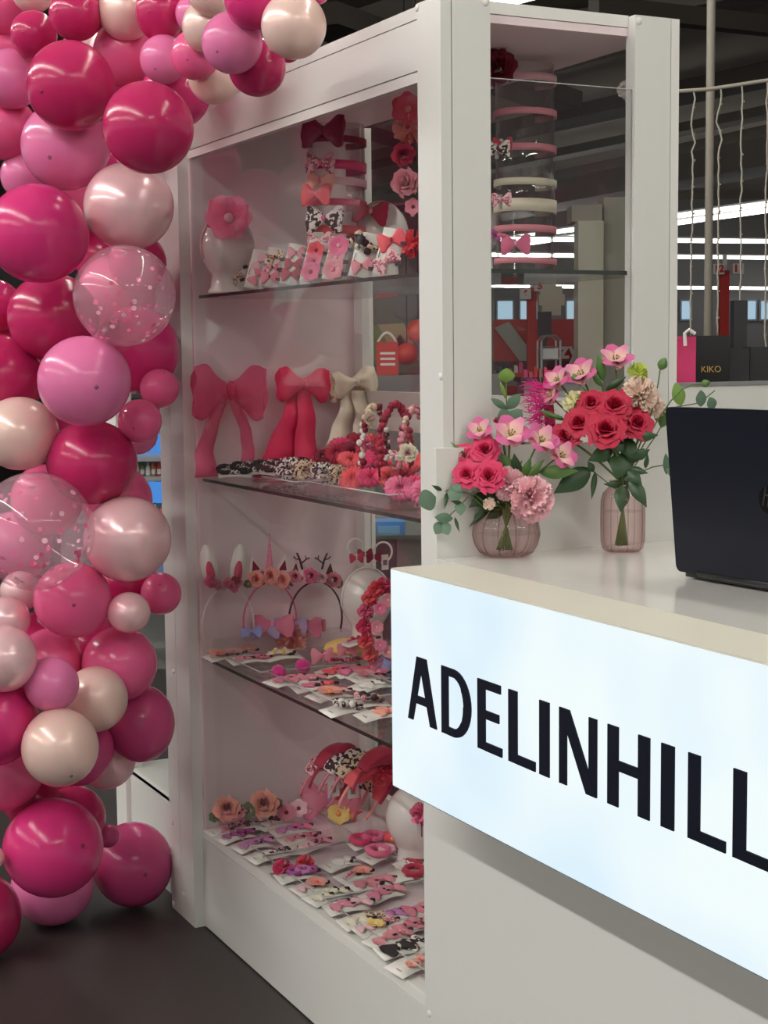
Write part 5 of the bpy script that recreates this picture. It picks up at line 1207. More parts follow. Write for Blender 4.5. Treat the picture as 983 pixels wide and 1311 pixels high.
for (px, py, c, c2, s) in ((324, 741, 'peach', 'coral', .045), (342, 737, 'peach', 'coral', .048), (357, 742, 'peach', 'coral', .048), (333, 733, 'pale', 'rose', .024), (350, 731, 'pale', 'rose', .024), (315, 747, 'green', 'rose', .024), (366, 750, 'berry', 'x', .02)):
    if c == 'berry': put(t, deco('berry', 'pale', 'rose'), hpt(px, py) - P + Vector((0, -.012, 0)), .026, M=FACEM)
    else: put(t, deco('rose', c, c2), hpt(px, py) - P + Vector((0, -.012, 0)), s, M=FACEM)
# antlers
P = hpt(404, 790); P.z = zr_
t, top = headband(P, 'brown antler headband with pink roses and deer ears', .080, band_h(402, 745), mat('band_black_brown', srgb(52, 26, 32), .5), group=HG)
def antler(bx, flip):
    B0 = hpt(bx, 729) - P; mb = MB(); k = flip
    S = lambda dx, dy: hpt(bx + dx * k, 729 - dy) - P
    mb.tube([B0, S(3, 12), S(7, 21)], .0028, 7); mb.tube([S(1, 8), S(-5, 13), S(-9, 15)], .0022, 6); mb.tube([S(3, 12), S(9, 14), S(11, 17)], .0018, 6); mb.tube([S(-5, 13), S(-4, 18)], .0015, 6)
    mb.build('antler', PINKS['brown'], t)
antler(387, -1); antler(412, 1)
for (px, py, c, c2, s) in ((374, 738, 'rose', 'dark', .038), (394, 737, 'pink', 'dark', .042), (424, 742, 'rose', 'dark', .044), (408, 739, 'pale', 'rose', .034), (383, 740, 'pale', 'rose', .026)):
    put(t, deco('rose', c, c2), hpt(px, py) - P + Vector((0, -.012, 0)), s, M=FACEM)
for px in (377, 421):
    e = MB().prism([(-.014, 0), (.014, 0), (.004, .036)], .005, Matrix.Rotation(math.pi / 2, 4, 'X')).build('ear', PINKS['brown'], t, smooth=False); e.location = hpt(px, 738) - P
for px in (369, 433): put(t, deco('flower', 'green', 'pale'), hpt(px, 747) - P, .03, M=FACEM)

# ------------------------------------------------------------------ display heads
def show_head(P, r, label, neck=.05):
    t = thing('mannequin', label, 'mannequin', P)
    prof = [(.001, 0), (.74 * r, 0), (.75 * r, .006), (.64 * r, .016), (.58 * r, neck), (.64 * r, neck + .10 * r)]
    for i in range(1, 15):
        a = -.86 + (math.pi / 2 + .86) * i / 14; prof.append((max(.001, r * math.cos(a)), neck + r * 1.02 + r * 1.12 * math.sin(a)))
    MB().lathe(prof, 36).build('head_form', HEADW, t); return t
SH1 = 'white display heads'
# lower shelf head with mouse ear ring headband
P = on('Y', 1.12, 469, 760); P.z = h3; r = .070; t = show_head(P, r, 'white display head with ring ear headband on the lower shelf', .10)
Pb = P + Vector((0, 0, .10 + r * 1.02))
e = thing('headband', 'pearl headband with two ring ears and red bow on the display head', 'headband', Pb)
MB().strip([(1.03 * r * math.cos(a), 0, 1.17 * r * math.sin(a)) for a in [-.15 + (math.pi + .3) * i / 24 for i in range(25)]], (0, 1, 0), .006, .003).build('band', PINKS['white'], e)
for (px, py, rp) in ((455, 701, 11), (490, 707, 13)):
    c = on('Y', P.y, px, py) - Pb; R = rp * (P - CAM).dot(FW) / FPX
    MB().tube([c + Vector((R * math.cos(a), 0, R * math.sin(a))) for a in [6.283 * i / 28 for i in range(29)]], .0028, 6, cap=False).build('ring_ear', PINKS['white'], e)
for (px, py, c, s) in ((452, 713, 'red', .036), (463, 708, 'dark', .04), (474, 712, 'dark', .04)): put(e, deco('bow', c, 'white'), on('Y', P.y, px, py) - Pb + Vector((0, -.02, 0)), s, M=FACEM)
tg = MB().box((-.010, -.001, -.02), (.010, 0, .02)).build('price_tag', CARD, e, smooth=False); tg.location = on('Y', P.y, 486, 718) - Pb + Vector((0, -.03, 0))
MB().box((-.006, -.0014, -.008), (.006, -.001, .006)).build('barcode', PRINT, tg, smooth=False)
# base head behind the sign corner
P = on('Y', .86, 531, 1010); P.z = hb; t = show_head(P, .074, 'white display head on the base beside the lightbox corner', .05)
# top shelf heads
def head_with_bow(px, py, y, r, lab, labband, lab_bow_col, bowpx, bw, band, mname):
    P = on('Y', y, px, py); zc_ = P.z; P.z = h1; t = show_head(P, r, lab, max(.02, zc_ - h1 - r * 1.02))
    Pb = Vector((P.x, P.y, zc_)); e = thing('headband', labband, 'headband', Pb)
    MB().strip([(1.03 * r * math.cos(a), 0, 1.16 * r * math.sin(a)) for a in [-.4 + (math.pi + .8) * i / 24 for i in range(25)]], (0, 1, 0), .008, .003).build('band', band, e)
    put(e, deco('bow', lab_bow_col, mname), on('Y', y - r * .8, *bowpx) - Pb, bw, M=frame_from(Vector((-.4, -.9, .1))), rz=-.15)
    return e, Pb
e, Pb = head_with_bow(291, 316, 1.25, .070, 'white display head at the left end of the top shelf', 'pale headband with sheer pink dotted bow, left end of top shelf', 'sheer', (291, 275), .10, PINKS['pale'], 'pale')
put(e, deco('flower', 'sheer', 'pale'), on('Y', 1.18, 293, 280) - Pb, .125, M=frame_from(Vector((-.4, -.9, .1))), rz=.5)
e, Pb = head_with_bow(488, 299, .98, .068, 'white display head near the middle post on the top shelf', 'thin headband with dark red bow on the head near the middle post', 'red', (474, 270), .085, PINKS['rose'], 'rose')

# ------------------------------------------------------------------ acrylic tubes with headbands
def tube_stand(P, r, z0, z1, label):
    t = thing('acrylic_tube', label, 'display stand', (P.x, P.y, z0), group='acrylic headband tubes')
    h = z1 - z0
    MB().lathe([(.001, 0), (r, 0), (r, h), (r - .003, h), (r - .003, .003), (.001, .003)], 40).build('tube_wall', ACRYLP, t); return t
def tube_band(P, r, z, w, m, label, group, a0=.0, tilt=0.):
    t = thing('headband', label, 'headband', (P.x, P.y, z), (0, tilt, 0), group)
    ah = math.atan2(CAM.y - P.y, CAM.x - P.x) + .3
    rr = r + .003
    MB().strip([(rr * math.cos(a), rr * math.sin(a), 0) for a in [ah + a0 - 2.5 + 5.0 * i / 40 for i in range(41)]], (0, 0, 1), w, .003).build('band', m, t)
    return t, ah
PT = on('Y', 1.0, 431, 260); RT1 = .070
ztop = on('Y', .95, 431, 157).z
tube_stand(PT, RT1, h1, ztop, 'clear acrylic tube carrying stacked headbands left of the middle post')
def zt(py, y=.94): return on('Y', y, 431, py).z
FB = frame_from(Vector((-.75, -.65, .1)))
for (py, c, w, bk, bc, bs, bpx, lab) in ((178, 'dark', .016, 'bow', 'dark', .11, (413, 168), 'dark red velvet headband with big bow, top of the left tube'), (211, 'hot', .022, 'bow', 'leopink', .075, (410, 209), 'hot pink headband with pleated bow, second on the left tube'), (232, 'pale', .018, 'bow', 'peach', .07, (410, 232), 'pale pink headband with ruffled bow, third on the left tube'), (259, 'hot', .016, 'bow', 'coral', .075, (404, 250), 'bright pink headband with upright coral bow, fourth on the left tube'), (294, 'coral', .020, 'bow', 'zebra', .095, (415, 281), 'coral headband with big animal print bow, lowest on the left tube')):
    t, ah = tube_band(PT, RT1, zt(py), w, PINKS[c], lab, 'headbands on the left acrylic tube', tilt=.04)
    put(t, deco(bk, bc, 'pink' if bc != 'dark' else 'dark'), on('Y', PT.y - .06, *bpx) - t.location, bs, M=FB)
t = thing('hair_bow', 'small pink leopard bow on a card below the left tube', 'hair bow', on('Y', .80, 409, 308)); put(t, deco('bow', 'leopink', 'pale'), (0, 0, 0), .06, M=FB); put(t, deco('bow', 'leopink', 'pale'), (.0, .002, -.03), .05, M=FB)
MB().box((-.012, .006, -.085), (.012, .008, .02)).build('backing_card', CARD, t, smooth=False)
PT2 = on('Y', .30, 672, 210); RT2 = .0615
z2 = lambda py: on('Y', .26, 672, py).z
tube_stand(PT2, RT2, h1, z2(80), 'tall clear acrylic tube of headbands seen through the side glass')
for (py, c, w, lab) in ((99, 'pale', .016, 'pale pink headband at the very top of the tall tube'), (143, 'rose', .013, 'dusty pink headband second from the top of the tall tube'), (189, 'rose', .014, 'dusty pink headband third from the top of the tall tube'), (233, 'cream', .014, 'cream headband in the middle of the tall tube'), (263, 'cream', .026, 'wide cream headband below the narrow cream one'), (293, 'rose', .014, 'dusty pink headband second from the bottom of the tall tube'), (334, 'rose', .012, 'dusty pink headband at the foot of the tall tube')):
    tube_band(PT2, RT2, z2(py), w, PINKS[c], lab, 'headbands on the tall acrylic tube', tilt=.03)
def flower_at(y, px, py, kd, c, c2, s, label, name='flower_clip', M=None):
    t = thing(name, label, 'hair clip', on('Y', y, px, py)); put(t, deco(kd, c, c2), (0, 0, 0), s, M=M or frame_from(Vector((-.6, -.8, .1))))
    MB().box((-.004, .003, -.02), (.004, .005, .01)).build('clip_back', STEEL, t, smooth=False); return t
flower_at(.24, 638, 88, 'rose', 'dark', 'dark', .075, 'dark burgundy rose at the top of the tall tube')
flower_at(.24, 637, 190, 'bow', 'zebra', 'dark', .05, 'small patterned bow on the tall tube beside the post')
flower_at(.24, 643, 184, 'bow', 'red', 'red', .04, 'small crimson bow on the tall tube beside the post')
flower_at(.24, 642, 255, 'bow', 'leopink', 'rose', .04, 'small pink leopard bow low on the tall tube')
flower_at(.24, 634, 300, 'berry', 'pink', 'purple', .05, 'cluster of pink beads low on the tall tube')
flower_at(.26, 660, 312, 'bow', 'pink', 'pale', .06, 'pink bow behind the tall tube near the shelf')
g = show_head(Vector((on('Y', .40, 618, 270).x, .42, h1)), .05, 'white display head mostly hidden behind the middle post', .06)
flower_at(.12, 804, 116, 'petalball', 'white', 'white', .022, 'white ruffled bow edge beside the right post', 'hair_bow')
# flower cluster rack left of the middle post
t = thing('flower_rack', 'vertical rack pole for flower headbands beside the middle post', 'display stand', Vector((on('Y', .5, 530, 300).x + .02, .5, h1)))
MB().tube([(0, 0, 0), (0, 0, .36)], .004, 8).build('rod', STEEL, t); MB().lathe([(.001, 0), (.05, 0), (.05, .006), (.001, .006)], 24).build('foot', ACRYL, t)
for (px, py, kd, c, c2, s, lab) in ((522, 140, 'flower', 'coral', 'peach', .075, 'coral flower headband at the top of the rack'), (523, 166, 'petalball', 'peach', 'x', .034, 'peach feathery bloom below the coral flower'), (517, 199, 'rose', 'red', 'dark', .05, 'crimson rose in the middle of the rack'), (520, 235, 'rose', 'rose', 'pale', .06, 'dusty pink rose with pearls low on the rack'), (529, 265, 'flower', 'rose', 'dark', .04, 'small dusty flower at the foot of the rack'), (528, 312, 'petalball', 'coral', 'x', .032, 'coral red bloom standing on the shelf beside the post')):
    flower_at(.46, px, py, kd, c, 'red' if c2 == 'x' else c2, s, lab)
# standing clip cards along the front of the top shelf
SC_ = [
 (304, 349, 'standing card with olive and beige bows, first on the top shelf', [('bow', 'leo', 'cream', 0, .018, .03, 1.2), ('bow', 'leo', 'cream', 0, -.016, .03, 1.2)]),
 (330, 345, 'standing card with pale pink bows, second on the top shelf', [('bow', 'pale', 'rose', 0, .018, .034, 1.2), ('bow', 'rose', 'pale', 0, -.018, .034, 1.2)]),
 (349, 340, 'standing card with leopard bow over crimson bow, third on the top shelf', [('bow', 'leo', 'dark', 0, .026, .034, .6), ('bow', 'leopink', 'dark', 0, 0, .032, .4), ('bow', 'rose', 'dark', 0, -.024, .036, .2)]),
 (376, 336, 'standing card with rose red bows, fourth on the top shelf', [('bow', 'rose', 'red', 0, .028, .034, .2), ('bow', 'red', 'red', 0, 0, .034, .2), ('bow', 'red', 'dark', 0, -.024, .036, .2)]),
 (402, 333, 'standing card with bright pink flowers, fifth on the top shelf', [('flower', 'coral', 'red', 0, .026, .036, 0), ('flower', 'pink', 'red', 0, 0, .036, 0), ('flower', 'pink', 'red', 0, -.026, .04, 0)]),
 (431, 330, 'standing card with light pink blossoms, sixth on the top shelf', [('flower', 'pink', 'pale', 0, .028, .042, 0), ('flower', 'rose', 'pale', 0, 0, .036, 0), ('flower', 'rose', 'pink', 0, -.027, .042, 0)]),
 (466, 326, 'standing card with leopard pompon clips, seventh on the top shelf', [('berry', 'leo', 'black', 0, .022, .062, 0), ('bow', 'rose', 'dark', .002, -.024, .036, .4)]),
 (498, 324, 'standing card with a red bow over a floral bow, last on the top shelf', [('bow', 'coral', 'red', 0, .024, .046, .5), ('bow', 'leopink', 'peach', 0, -.020, .044, .9)]),
]
for (px, py, lab, cl) in SC_:
    P = on('X', .085, px, py); P.z = h1 + .052
    n = (CAM - P); n.z = 0; n.normalize(); n = (n + Vector((-.25, .0, .25))).normalized()
    M = frame_from(n); M = M @ Matrix.Rotation(-.22, 3, 'Z')
    clip_card(P, lab, cl, .048, .098, group='standing clip cards on the top shelf', M=M)
# ------------------------------------------------------------------ middle shelf: three big bows pinned to the end panel
def tail(t, P, y, pts, w0, w1, m, name='tail', ripple=.006):
    N_ = 14; L = []
    for i in range(N_ + 1):
        k = i / N_ * (len(pts) - 1); a = min(int(k), len(pts) - 2); f = k - a
        f2 = f; q = Vector((*pts[a], 0)).lerp(Vector((*pts[a + 1], 0)), f2)
        L.append(on('Y', y, q.x, q.y) + Vector((0, ripple * math.sin(i * .9), 0)) - P)
    mpp = (P - CAM).dot(FW) / FPX
    MB().strip(L, (1, 0, 0), lambda k: (w0 + (w1 - w0) * k) * mpp * 1.1, .0012).build(name, m, t)
def big_bow(cx, cy, y, lab, m, wid, hei, rz, tails, knotm=None, extra=None, knot=.16):
    P = on('Y', y, cx, cy); t = thing('ribbon_bow', lab, 'hair bow', P, group='three big ribbon bows on the end panel')
    MM = Matrix.Rotation(math.pi / 2, 4, 'X') @ Matrix.Rotation(rz, 4, 'Z') @ Matrix.Diagonal((wid, hei, .055, 1))
    if extra:
        for s in (-1, 1):
            mb = MB(); bow_lobes(mb, .56, .44, .5, sides=(s,)); o = mb.build('back_loop', extra, t); o.matrix_local = Matrix.Translation((0, .012, -.006)) @ MM
    for s in (-1, 1):
        mb = MB(); bow_lobes(mb, .5, .40, .6, .09, sides=(s,)); o = mb.build('loop', m, t); o.matrix_local = MM
    mb = MB().sphere((0, 0, 0), 1, 14, 10); o = mb.build('knot', knotm or m, t); o.matrix_local = Matrix.Translation((0, -.012, 0)) @ Matrix.Diagonal((knot * wid * .45, .016, knot * hei * .9, 1))
    for k_, (pts, w0, w1) in enumerate(tails): tail(t, P, y - .011 * k_, pts, w0, w1, m)
    return t, P
big_bow(294, 500, 1.345, 'sheer pink ribbon bow with long tails at the left', PINKS['organza'], .205, .18, -.04, [([(290, 506), (270, 545), (262, 580), (264, 611)], 12, 28), ([(298, 506), (312, 545), (319, 575), (314, 594)], 12, 18)])
big_bow(388, 491, 1.345, 'coral red chiffon bow with wide pleated tails in the middle', mat('chiffon_coral', srgb(236, 48, 96), .65, noise=.08, nscale=40), .150, .115, -.05, [([(384, 497), (370, 545), (354, 592)], 18, 44), ([(390, 497), (392, 545), (390, 598)], 16, 32)])
t, P = big_bow(453, 488, 1.335, 'cream satin bow with floral back loops at the right', mat('satin_cream', srgb(240, 226, 205), .35, sheen=.4), .130, .090, .16, [([(449, 500), (441, 535), (430, 570)], 16, 27), ([(458, 500), (466, 535), (464, 570)], 16, 30)], extra=PINKS['floral'])
# middle shelf scrunchies, ties and trays
tray(.06, .82, .15, 1.02, h2, .028, 'small clear tray at the front edge of the middle shelf'); tray(.06, .34, .20, .80, h2, .034, 'larger clear tray at the near front of the middle shelf')
rb_ = thing('acrylic_riser', 'clear riser block carrying the dark red scrunchies', 'riser', (.33, 1.02, h2)); MB().box((-.10, -.11, .0005), (.10, .08, .055)).build('riser_box', ACRYL, rb_, smooth=False)
def scrunchie(P, s, c, lab, tiltx=0., rz=0., group='scrunchies on the middle shelf', sq=.6):
    t = thing('scrunchie', lab, 'scrunchie', P, (tiltx, 0, rz), group)
    o = link('ruffle', deco('scrunch', c), t); o.scale = (s, s, s * sq); return t
def s2p(px, py, z): 
    p = on('Z', z, px, py); 
    if p.y > 1.30: p = on('Y', 1.30, px, py)
    p.x = min(max(p.x, .09), .46); return p
for i, (px, py, c, s, lab) in enumerate(((413, 574, 'dark', .042, 'small dark red scrunchie at the left end of the riser'), (430, 573, 'red', .06, 'dark red scrunchie second on the riser'), (449, 572, 'dark', .062, 'dark red scrunchie third on the riser'), (467, 571, 'red', .062, 'dark red scrunchie at the right end of the riser'))):
    P = on('Y', 1.0 - i * .01, px, py); P.z = h2 + .056; scrunchie(P + Vector((0, 0, s * .3)), s, c, lab, tiltx=1.0, rz=-.5 + .2 * i, sq=.9)
for i, (px, py, c, s, lab) in enumerate(((370, 606, 'zebra', .07, 'black and white scrunchie at the left of the printed row'), (392, 610, 'leo', .07, 'leopard scrunchie in the middle of the printed row'), (414, 614, 'zebra', .07, 'black and white scrunchie third in the printed row'), (434, 617, 'leo', .065, 'leopard scrunchie at the right end of the printed row'))):
    P = s2p(px, py + 4, h2 + .02); P.z = h2 + .032; scrunchie(P, s, c, lab, tiltx=.8, rz=-.5 + .3 * i, sq=.9)
for i, (px, py, c, s, lab) in enumerate(((336, 611, 'red', .05, 'crimson twisted tie near the left front edge'), (355, 618, 'red', .05, 'second crimson twisted tie near the front edge'), (384, 597, 'hot', .055, 'hot pink scrunchie below the middle bow'))):
    P = s2p(px, py, h2 + .002); P.z = h2 + .002; scrunchie(P, s, c, lab, rz=i * 1.1, group='twisted ties near the front edge', sq=.45)
SCR = [(437, 598, 'hot'), (455, 592, 'red'), (474, 588, 'red'), (496, 590, 'red'), (516, 592, 'coral'), (448, 607, 'coral'), (466, 606, 'hot'), (487, 604, 'red'), (508, 605, 'coral'), (528, 607, 'coral'), (454, 619, 'coral'), (475, 620, 'hot'), (498, 620, 'coral'), (518, 622, 'red'), (532, 630, 'hot'), (512, 634, 'pink'), (530, 641, 'pink')]
ROWN = {0: 'back', 1: 'middle', 2: 'front'}; CN = dict(hot='hot pink', red='crimson', coral='coral', pink='pink')
ORD = ['first', 'second', 'third', 'fourth', 'fifth']
for i, (px, py, c) in enumerate(SCR):
    row = 0 if i < 5 else 1 if i < 10 else 2; k = i - (0, 5, 10)[row]
    nm_ = (ORD[k] if k < 5 else ('sixth', 'seventh')[k - 5]) + ' from left in the %s row of the pink pile' % ROWN[row]
    P = on('Z', h2 + .03, px, py); P.x = min(max(P.x, .09), .47); P.z = h2 + (.075 if row == 0 else .055 if row == 1 else .036)
    scrunchie(P, .066, c, '%s scrunchie, %s' % (CN[c], nm_), tiltx=.75 + .3 * math.sin(i * 2.1), rz=-.5 + .5 * math.sin(i * 1.7), group='pink scrunchie pile', sq=.85)
ZL = [(300, 601), (330, 598), (352, 594), (318, 604), (345, 603), (378, 594)]
for i, (px, py) in enumerate(ZL):
    P = s2p(px, py, h2 + .003); P.z = h2 + .004 + i * .002
    lab = ['leftmost dark striped elastic pack on the middle shelf', 'dark striped elastic pack below the sheer bow tails', 'dark striped elastic pack left of the coral bow tails', 'front dark striped elastic pack near the shelf edge', 'dark striped elastic pack in front of the coral bow', 'patterned elastic pack under the coral bow tails'][i]
    P.z += .016; t = thing('elastic_pack', lab, 'hair ties', P, (.5, 0, -.35 + .12 * i), group='dark striped elastic packs')
    o = link('card', card_mesh(.085, .05), t)
    for k in range(3): put(t, deco('ring', 'zebra' if k % 2 else 'black', 'black'), (-.026 + k * .026, 0, .004), .044)
# beaded berry headbands
def berry_band(P, Rx, Rz, cols, lab, rz, flower=None):
    t, top = headband(P, lab, Rx, Rz, PINKS['dark'], rz, .005, 'berry and bead headbands')
    rg = random.Random(int(P.x * 1e4)); mb = MB(); lift = Rz * math.sin(.35)
    for (x, y, z) in arc_pts(Rx, Rz, -.1, 26):
        for q in range(2): mb.sphere((x + rg.uniform(-.004, .004), -.004 + rg.uniform(-.006, .006), z + lift + rg.uniform(-.003, .004)), rg.uniform(.006, .0085), 8, 6, mi=rg.randrange(len(cols)))
    mb.build('beads', [PINKS[c] for c in cols], t)
    for (a, c, s) in flower or (): put(t, deco('rose', c, 'pale'), (Rx * math.cos(a), -.012, Rz * math.sin(a) + lift), s, M=FACEM)
bh = lambda y, px, py: (on('Y', y, px, py).z - h2 - .05) / 1.343
B1 = on('Y', .72, 478, 590); B1.z = h2 + .05
berry_band(B1, .052, bh(.72, 478, 520), ['white', 'dark', 'leo'], 'headband of white and plum beads with cream rose', .5, [(2.3, 'cream', .036), (2.9, 'pink', .03)])
B2 = on('Y', .60, 505, 592); B2.z = h2 + .05
berry_band(B2, .050, bh(.60, 505, 518), ['red', 'dark', 'red'], 'headband of shiny crimson berries', .3)
B3 = on('Y', .56, 530, 592); B3.z = h2 + .05
berry_band(B3, .042, bh(.56, 530, 524), ['dark', 'leo', 'rose'], 'headband of dark mixed berries beside the middle post', .2, [(.9, 'green', .03)])
rb2 = thing('acrylic_riser', 'clear riser block carrying the berry headbands', 'riser', (B2.x, .60, h2)); MB().box((-.14, -.10, .0005), (.08, .17, .0495)).build('riser_box', ACRYL, rb2, smooth=False)
for (px, py, c, s, lab) in ((523, 580, 'cream', .042, 'cream rose clip at the foot of the berry headbands'), (505, 583, 'white', .036, 'small white bead clip left of the cream rose')):
    flower_at(.50, px, py, 'rose' if s > .04 else 'berry', c, 'pale', s, lab)

# ------------------------------------------------------------------ lower shelf: cards, trays and flowers
tray(.06, 1.05, .30, 1.28, h3, .02, 'clear tray of flower cards at the left of the lower shelf'); tray(.06, .62, .27, 1.0, h3, .03, 'clear tray of clip cards at the front of the lower shelf')
ZS = h3 + .012
LOWC = [
 (287, 832, 'white card with peach flower clips at the left corner of the lower shelf', [('flower', 'peach', 'coral', -.02, 0, .05, 0), ('flower', 'peach', 'pale', .03, .004, .05, .4)]),
 (304, 838, 'white card with cream and peach flowers next to the corner card', [('flower', 'pale', 'peach', -.01, 0, .046, 0), ('flower', 'peach', 'cream', .035, 0, .046, 0)]),
 (318, 846, 'white card with small rose bows at the front of the left tray', two('bow', 'rose', 'black', .036, c3='pink')),
 (362, 842, 'white card with long pale gold clips on the lower shelf', [('bar', 'cream', 'yellow', -.01, 0, .06, 0), ('bar', 'pale', 'cream', .0, .014, .06, 0)]),
 (366, 872, 'white card with pale pink bows in the front tray of the lower shelf', two('bow', 'pink', 'hot', .036, c3='rose')),
 (388, 872, 'white card with a rose bow and beige clip in the front tray', two('bow', 'rose', 'leo', .040)),
 (402, 881, 'white card with small hot pink heart clips in the front tray', two('heart', 'pink', 'hot', .030, c3='coral')),
 (422, 892, 'white card with a big orange pink star flower in the front tray', [('flower', 'peach', 'orange', .0, 0, .056, 0), ('bow', 'pale', 'black', .035, 0, .036, .3)]),
 (432, 860, 'white card with coral pink bows at the back of the front tray', two('bow', 'coral', 'red', .046, c3='pink')),
 (455, 862, 'white card with crimson pink bows beside the blue clip', two('bow', 'pink', 'red', .050, c3='coral')),
 (472, 868, 'white card with soft rose flower clips near the lightbox', [('flower', 'rose', 'pink', -.01, 0, .05, 0), ('flower', 'pink', 'pale', .03, 0, .046, 0)]),
 (476, 880, 'white card with black trimmed white cat clip near the lightbox', [('bow', 'white', 'black', 0, 0, .05, .2)]),
 (470, 901, 'white card with black and pink lace clip near the shelf edge', [('berry', 'leopink', 'black', .0, .0, .06, 0)]),
 (486, 916, 'white card with a peach tag near the shelf edge at the lightbox', [('bow', 'peach', 'coral', .02, 0, .05, .1)]),
 (492, 838, 'white card with a crimson flower beside the lightbox', [('flower', 'coral', 'red', 0, 0, .06, 0)]),
 (442, 911, 'black and white scalloped clip on the shelf edge', [('berry', 'zebra', 'white', 0, 0, .055, 0)]),
]
for i, (px, py, lab, cl) in enumerate(LOWC):
    P = spot(ZS, px, py); P.z = ZS + .001 * (i % 4)
    clip_card(P, lab, cl, .105, .062, rz=.1 + .2 * math.sin(i * 1.9), tilt=(.10, 0), group='clip cards on the lower shelf')
bx3 = thing('acrylic_riser', 'clear riser box with a pink clip card on the lower shelf', 'riser', Vector((.40, 1.05, h3))); MB().box((-.06, -.07, .0005), (.07, .07, .065)).build('riser_box', ACRYL, bx3, smooth=False)
P = on('Y', 1.05, 462, 821); P.z = h3 + .07; clip_card(P, 'white card with pink bar clips on the clear riser box', [('bar', 'hot', 'red', -.015, 0, .05, .2), ('bar', 'pink', 'hot', .025, .006, .05, 0)], .11, .06, rz=.1, group='clip cards on the lower shelf')
def puff(z, px, py, lab, items, name='hair_flower'):
    P = spot(z, px, py); t = thing(name, lab, 'hair clip', P)
    for (kd, c, c2, dx, dy, dz, s) in items: put(t, deco(kd, c, c2), (dx, dy, dz), s, M=frame_from(Vector((-.3, -.6, .75))))
    MB().box((-.02, -.004, 0), (.02, .004, .004)).build('clip_base', STEEL, t, smooth=False); return t
puff(ZS, 375, 830, 'big sheer peach flower lying on a card on the lower shelf', [('petalball', 'peach', 'x' if 0 else 'red', 0, 0, .03, .05)])
puff(ZS, 322, 818, 'pale blue and lilac tulle flower below the unicorn headband', [('bow', 'blue', 'blue', 0, 0, .02, .055), ('bow', 'tullelilac', 'lilac', .04, 0, .02, .08)])
puff(ZS, 350, 810, 'sheer lilac butterfly bow below the unicorn headband', [('bow', 'tulle', 'lilac', 0, 0, .02, .11), ('bow', 'tullelilac', 'blue', .05, 0, .012, .09)])
puff(ZS, 388, 812, 'sheer pink bow with tails below the antler headband', [('bow', 'tulle', 'pink', 0, 0, .02, .10), ('bow', 'rose', 'rose', .04, .01, .02, .06)])
puff(ZS, 357, 866, 'magenta pompon hair tie at the front of the lower shelf', [('pom', 'magenta', 'magenta', 0, 0, 0, .042)], 'pompom_tie')
puff(ZS, 388, 858, 'magenta pompon hair tie behind the front one', [('pom', 'magenta', 'magenta', 0, 0, 0, .042)], 'pompom_tie')
puff(ZS, 490, 860, 'pale blue round clip beside the lightbox', [('pom', 'blue', 'blue', 0, 0, 0, .06)])
# hat-like cream bloom on berry wreath
P = on('Y', 1.10, 442, 802); P.z = h3 + .02
t = thing('flower_wreath', 'berry wreath crowned by a pale yellow felt disc', 'wreath', P, (0, 0, 0))
MB().lathe([(.001, .052), (.03, .050), (.052, .040), (.058, .028), (.05, .02), (.001, .018)], 32).build('felt_disc', PINKS['yellow'], t)
for k in range(14):
    a = 6.283 * k / 14; put(t, deco('berry', 'dark' if k % 2 else 'rose', 'red'), (.068 * math.cos(a), .055 * math.sin(a), .004), .036)
put(t, deco('bow', 'rose', 'pink'), (-.02, -.05, .035), .05, M=FACEM); put(t, deco('bow', 'rose', 'pink'), (-.075, -.02, .02), .06, M=FACEM)
# coral flower wreath beside the lightbox
P = on('Y', .92, 492, 800); t = thing('flower_wreath', 'upright wreath of coral and pink blooms beside the lightbox', 'wreath', P)
for k in range(16):
    a = 6.283 * k / 16; q = Vector((.055 * math.cos(a), 0, .10 * math.sin(a)))
    put(t, deco('petalball', ('hot', 'coral', 'coral', 'pink')[k % 4]), q, .022, M=FACEM)
for k in range(8):
    a = 6.283 * k / 8; put(t, deco('flower', 'pink' if k % 2 else 'rose', 'pale'), Vector((.032 * math.cos(a), -.022, .065 * math.sin(a))), .036, M=FACEM)
MB().tube([(.05 * math.cos(6.283 * i / 24), .006, .095 * math.sin(6.283 * i / 24)) for i in range(25)], .004, 6, cap=False).build('hoop', PINKS['dark'], t)

# ------------------------------------------------------------------ base: bundle of headbands on a stand
P = on('Y', 1.12, 455, 1040); P.z = hb
t = thing('headband_stand', 'clear sloped stand holding a bundle of headbands on the base', 'display stand', P)
MB().prism([(-.10, 0), (.12, 0), (.12, .03), (-.10, .01)], .16, Matrix.Translation((0, .08, .0005)) @ Matrix.Rotation(math.pi / 2, 4, 'X')).build('stand_wedge', ACRYL, t, smooth=False)
HB = [((428, 978), 'rose', 'leopink', .15, 'dusty rose headband with patterned knot at the left of the bundle'), ((440, 968), 'red', 'red', .14, 'crimson headband with a wide twisted knot in the bundle'), ((452, 975), 'rose', 'zebra', .14, 'animal print headband with twisted knot in the bundle'), ((466, 980), 'rose', 'leo', .12, 'leopard headband with soft knot in the bundle'), ((478, 992), 'peach', 'coral', .11, 'coral lace headband at the right of the bundle'), ((496, 972), 'red', 'red', .10, 'crimson feather headband beside the lightbox edge')]
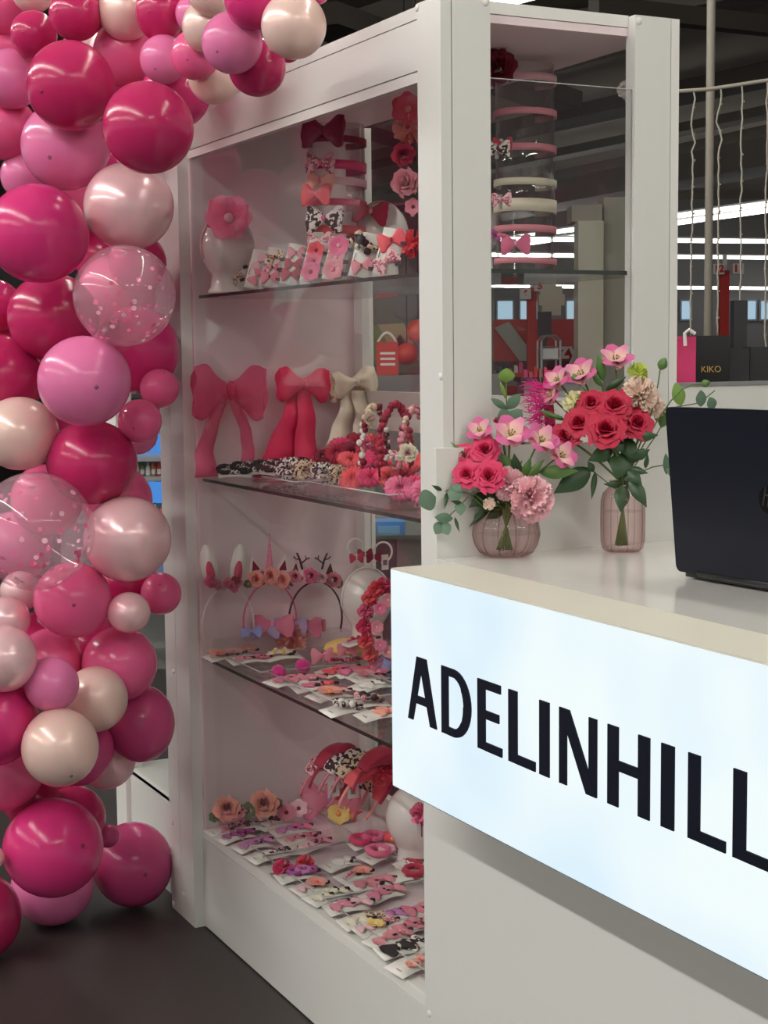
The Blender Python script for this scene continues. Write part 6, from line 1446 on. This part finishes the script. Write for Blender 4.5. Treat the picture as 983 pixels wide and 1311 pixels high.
for i, ((px, py), bc, kc, s, lab) in enumerate(HB):
    Y_ = 1.12 - i * .03; Q = on('Y', Y_, px, py)
    e = thing('headband', lab, 'headband', Q, (.25, .5, .35), 'bundle of headbands on the base')
    MB().strip([(.062 * math.cos(a), 0, .085 * math.sin(a) - .075) for a in [-.45 + (math.pi + .9) * k / 24 for k in range(25)]], (0, 1, 0), .009, .003).build('band', PINKS[bc], e)
    def knot(u, v, kc=kc):
        a = .25 + (math.pi - .5) * u; b = 6.283 * v; r = .021 * (.6 + .5 * math.sin(math.pi * u)) * (1 + .22 * math.sin(3 * b + 6 * u) + .10 * math.sin(14 * u + b))
        return ((.064 + r * math.cos(b)) * math.cos(a), r * 1.25 * math.sin(b), (.088 + r * math.cos(b)) * math.sin(a) - .075)
    MB().grid(knot, 24, 14, cv=True).build('wrapped_fabric', PINKS.get(kc + 'L', PINKS[kc]), e)
    if kc == 'coral': put(e, deco('petalball', 'coral'), (0, -.02, .02), .04, M=FACEM)
for (px, py, lab) in ((427, 1010, 'white barcode tag hanging left under the headband bundle'), (452, 1012, 'white barcode tag hanging right under the headband bundle')):
    P = on('Y', 1.02, px, py); t = thing('price_tag', lab, 'price tag', P, (0, 0, .1)); MB().box((-.017, -.0008, -.021), (.017, 0, .021)).build('tag_card', CARD, t, smooth=False)
    mb = MB()
    for k in range(6): mb.box((-.007 + k * .0024, -.0013, -.010), (-.0058 + k * .0024, -.0008, .010))
    mb.build('barcode', PRINT, t, smooth=False); MB().tube([(0, -.0004, .02), (.004, 0, .05)], .0005, 4).build('string', CARD, t)
t = flower_at(.62, 541, 1042, 'petalball', 'pink', 'red', .030, 'pink dotted bow partly hidden by the middle post on the base', 'hair_bow')
P = on('Y', .62, 539, 1064); t = thing('price_tag', 'grey barcode tag below the pink dotted bow', 'price tag', P); MB().box((-.012, -.0008, -.022), (.012, 0, .022)).build('tag_card', CARD, t, smooth=False); MB().box((-.001, -.0012, -.014), (.003, -.0008, .014)).build('barcode', PRINT, t, smooth=False)
